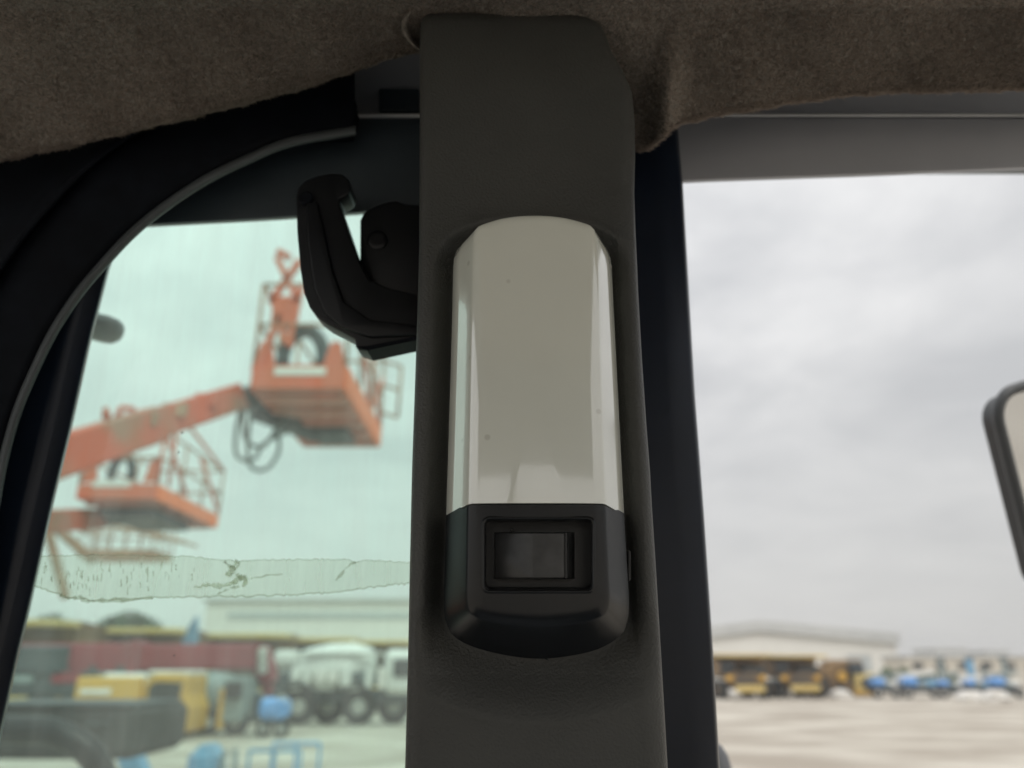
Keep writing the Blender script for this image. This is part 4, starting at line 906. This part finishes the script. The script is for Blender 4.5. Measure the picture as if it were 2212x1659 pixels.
# --- blue machines in a line on the right
def blue_machine(u, wpx, v0, lab, k):
    d = 72.0; p = P(u, 1512, d); t = thing('parked_lift', lab, 'lift', (p.x, p.y, 0), world=False, group='blue and white lifts parked in a line')
    w_ = wpx * d / F; h = H - (v0 - 1446) * d / F
    MB().box((0, .9, .75), (w_ * .9, 1.6, .5), ch=.08).build('chassis', 'dark_steel', t)
    MB().box((-w_ * .18, .8, 1.0 + (h - 1.0) / 2), (w_ * (.5 - .1 * (k % 2)), 1.5, h - 1.0), ch=.25).build('engine_cover', 'blue', t)
    MB().box((w_ * .1, .6, 1.15), (w_ * .3, 1.0, .5), ch=.1).build('battery_box', 'grey_machine', t)
    MB().box((w_ * .32, .8, .95 + (h - 1.2) / 2), (w_ * .3, 1.3, (h - 1.2)), ch=.12).build('counterweight', 'pale_blue' if k % 2 else 'white_paint', t)
    MB().beam((-w_ * .5, .8, h + .05), (w_ * .5, .8, h + .25 + .2 * (k % 3)), .35, .35).build('stowed_boom', 'white_paint' if k % 2 else 'grey_machine', t)
    MB().tube([(w_ * .45, .3, .9), (w_ * .45, .3, h + .6), (w_ * .6, .3, h + .6), (w_ * .6, .3, .9)], .05, 6).build('platform_rail', 'white_paint', t)
    for s in (-1, 1): add_wheel(t, (s * w_ * .33, -.05, .5), (0, 1, 0), .5, .35)
for k, (u, wpx, v0, lab) in enumerate([(1918, 62, 1466, 'blue parked lift nearest the brown loader'), (1992, 88, 1464, 'widest bright blue parked lift, second right of the loader'), (2060, 60, 1470, 'pale blue parked lift in the middle of the blue row'), (2118, 60, 1468, 'blue parked lift second from the right picture edge'), (2180, 76, 1464, 'blue parked lift at the right picture edge')]): blue_machine(u, wpx, v0, lab, k)
# poles and tall masts standing over them
for k, (u, v0, lab) in enumerate([(2030, 1424, 'leftmost slim grey mast over the blue lifts'), (2092, 1424, 'thick blue grey mast in the middle of the blue row'), (2124, 1446, 'short dark mast right of the thick one'), (2166, 1424, 'grey mast close to the right picture edge')]):
    a = P(u, v0, 86.0); t = thing('mast', lab, 'mast', (a.x, a.y, 0), world=False, group='masts over the blue lifts')
    MB().box((0, 0, a.z / 2), (.75 if k == 1 else .45, .5, a.z), ch=.08).build('column', 'grey_machine' if k != 1 else 'pale_blue', t); MB().box((0, 0, .15), (1.4, 1.4, .3)).build('foot', 'dark_steel', t)
    MB().box((.1, 0, a.z + .12), (.9, .5, .3), ch=.05).build('head', 'dark_steel', t)

# --- shrubs beside the lifts, trees behind the haul trucks
def foliage(name, lab, base, rx, ry, h, m, n, size, trunk=True, z0=.15):
    t = thing(name, lab, 'shrub' if not trunk else 'tree', base, world=False)
    vs, fs = [], []
    cl = [(random.gauss(0, .38), random.gauss(0, .38), random.uniform(.15, .95), random.uniform(.22, .42)) for _ in range(16)]
    for _ in range(n):
        c = random.choice(cl); d_ = Vector((random.gauss(0, 1), random.gauss(0, 1), random.gauss(0, 1))).normalized() * c[3] * random.random() ** .4
        p = Vector(((c[0] + d_.x) * rx, (c[1] + d_.y) * ry, h * (z0 + (1 - z0) * max(0.02, c[2] * .8 + d_.z * .5))))
        a = Vector((random.gauss(0, 1), random.gauss(0, 1), random.gauss(0, 1))).normalized() * size; b = a.orthogonal().normalized() * size * .5
        k = len(vs); vs += [p - a, p + b, p + a, p - b]; fs.append((k, k + 1, k + 2, k + 3))
    MB().add(vs, fs).build('crown', m, t, fix=False)
    tr = MB(); tr.tube([(0, 0, 0), (.02 * rx, 0, h * .35), (-.05 * rx, .05 * ry, h * .7)], [h * .035, h * .026, h * .010], 8)
    for k in range(5): th = k * 1.3; tr.tube([(0, 0, h * (.25 + .07 * k)), (rx * .45 * math.cos(th), ry * .45 * math.sin(th), h * (.5 + .08 * k))], [h * .015, h * .004], 6)
    tr.build('trunk' if trunk else 'stem', 'bark', t)
for (u, d, wd, ht, lab) in ((1936, 100, 3.6, 3.2, 'round green shrub left of the low building'), (2030, 105, 5.2, 2.9, 'wide green shrub in front of the low building')):
    p = P(u, 1490, d); foliage('shrub', lab, (p.x, p.y, 0), wd * .8, 1.6, ht, 'leaf', 2200, .16, False, .0)
for (u, d, wd, v0, lab) in ((70, 85, 6, 1330, 'dark tree at the left edge of the green pane'), (140, 88, 5, 1318, 'dark tree second from the left behind the haul trucks'), (290, 90, 5, 1306, 'tallest dark tree behind the second haul truck'), (205, 92, 4, 1335, 'low dark tree between the two taller ones')):
    r = ray(u, v0); foliage('tree', lab, (r.x / r.y * d, d, 0), wd * .9, 3, H + r.z / r.y * d, 'leaf_dark', 3500, .30, True, .2)

# --- tilted blue tipper body in front of the left trucks, white rubble by the haul trucks
dT = 44.0; p = P(420, 1500, dT); t = thing('tipper_flap', 'pale blue slanted tailboard raised above the crimson boom', 'tailboard', (p.x, p.y, 0))
MB().prism([P(408, 1352, dT - 6), P(424, 1330, dT - 6), P(424, 1386, dT - 6), P(412, 1400, dT - 6), P(388, 1398, dT - 6)], (0, .3, 0)).build('board', 'pale_blue', t)
MB().tube([P(405, 1398, dT - 5.8), Vector((P(405, 1398, dT - 5.8).x, P(405, 1398, dT - 5.8).y, 0))], .12, 8).build('prop', 'dark_steel', t)
def rock_mesh():
    bm = bmesh.new(); bmesh.ops.create_icosphere(bm, subdivisions=2, radius=1)
    for v in bm.verts: v.co *= 1 + random.uniform(-.2, .2); v.co.z = max(-.25, v.co.z * .75)
    me = bpy.data.meshes.new('rock'); bm.to_mesh(me); bm.free(); me.materials.append(M['rock']); return me
for (u, v, s, lab) in ((1672, 1503, 1.5, 'large white boulder in front of the haul trucks'), (1746, 1506, .8, 'small white boulder left of the brown loader'), (1806, 1507, 1.0, 'white boulder under the brown loader'), (1580, 1500, .7, 'small white boulder next to the black post'), (2085, 1513, 1.1, 'white boulder below the middle of the blue row'), (2140, 1514, 1.2, 'white boulder below the right blue lifts')):
    p = G(u, v); o = bpy.data.objects.new('boulder', rock_mesh()); col.objects.link(o); o.location = (p.x, p.y - 1, .2 * s); o.scale = (s * 1.1, s * .8, s * .75); o.rotation_euler = (0, 0, random.uniform(0, 6)); tag(o, lab, 'boulder', 'white boulders in the yard')
# --- pale air over the yard
hzm = bpy.data.materials.new('pale_haze'); hzm.use_nodes = True; hn = hzm.node_tree; hn.nodes.clear()
ho = hn.nodes.new('ShaderNodeOutputMaterial'); hv = hn.nodes.new('ShaderNodeVolumePrincipled'); hv.inputs['Color'].default_value = (0.985, 0.985, 0.98, 1); hv.inputs['Density'].default_value = 0.0008; hv.inputs['Anisotropy'].default_value = 0.0
hn.links.new(hv.outputs[0], ho.inputs['Volume'])
hzo = MB().box((0, 700, 14.5), (1840, 2240, 31)).build('haze', hzm); hzo['kind'] = 'stuff'
for o in bpy.data.objects:
    for k in ('world_built', 'world_built_mesh'):
        if k in o: del o[k]
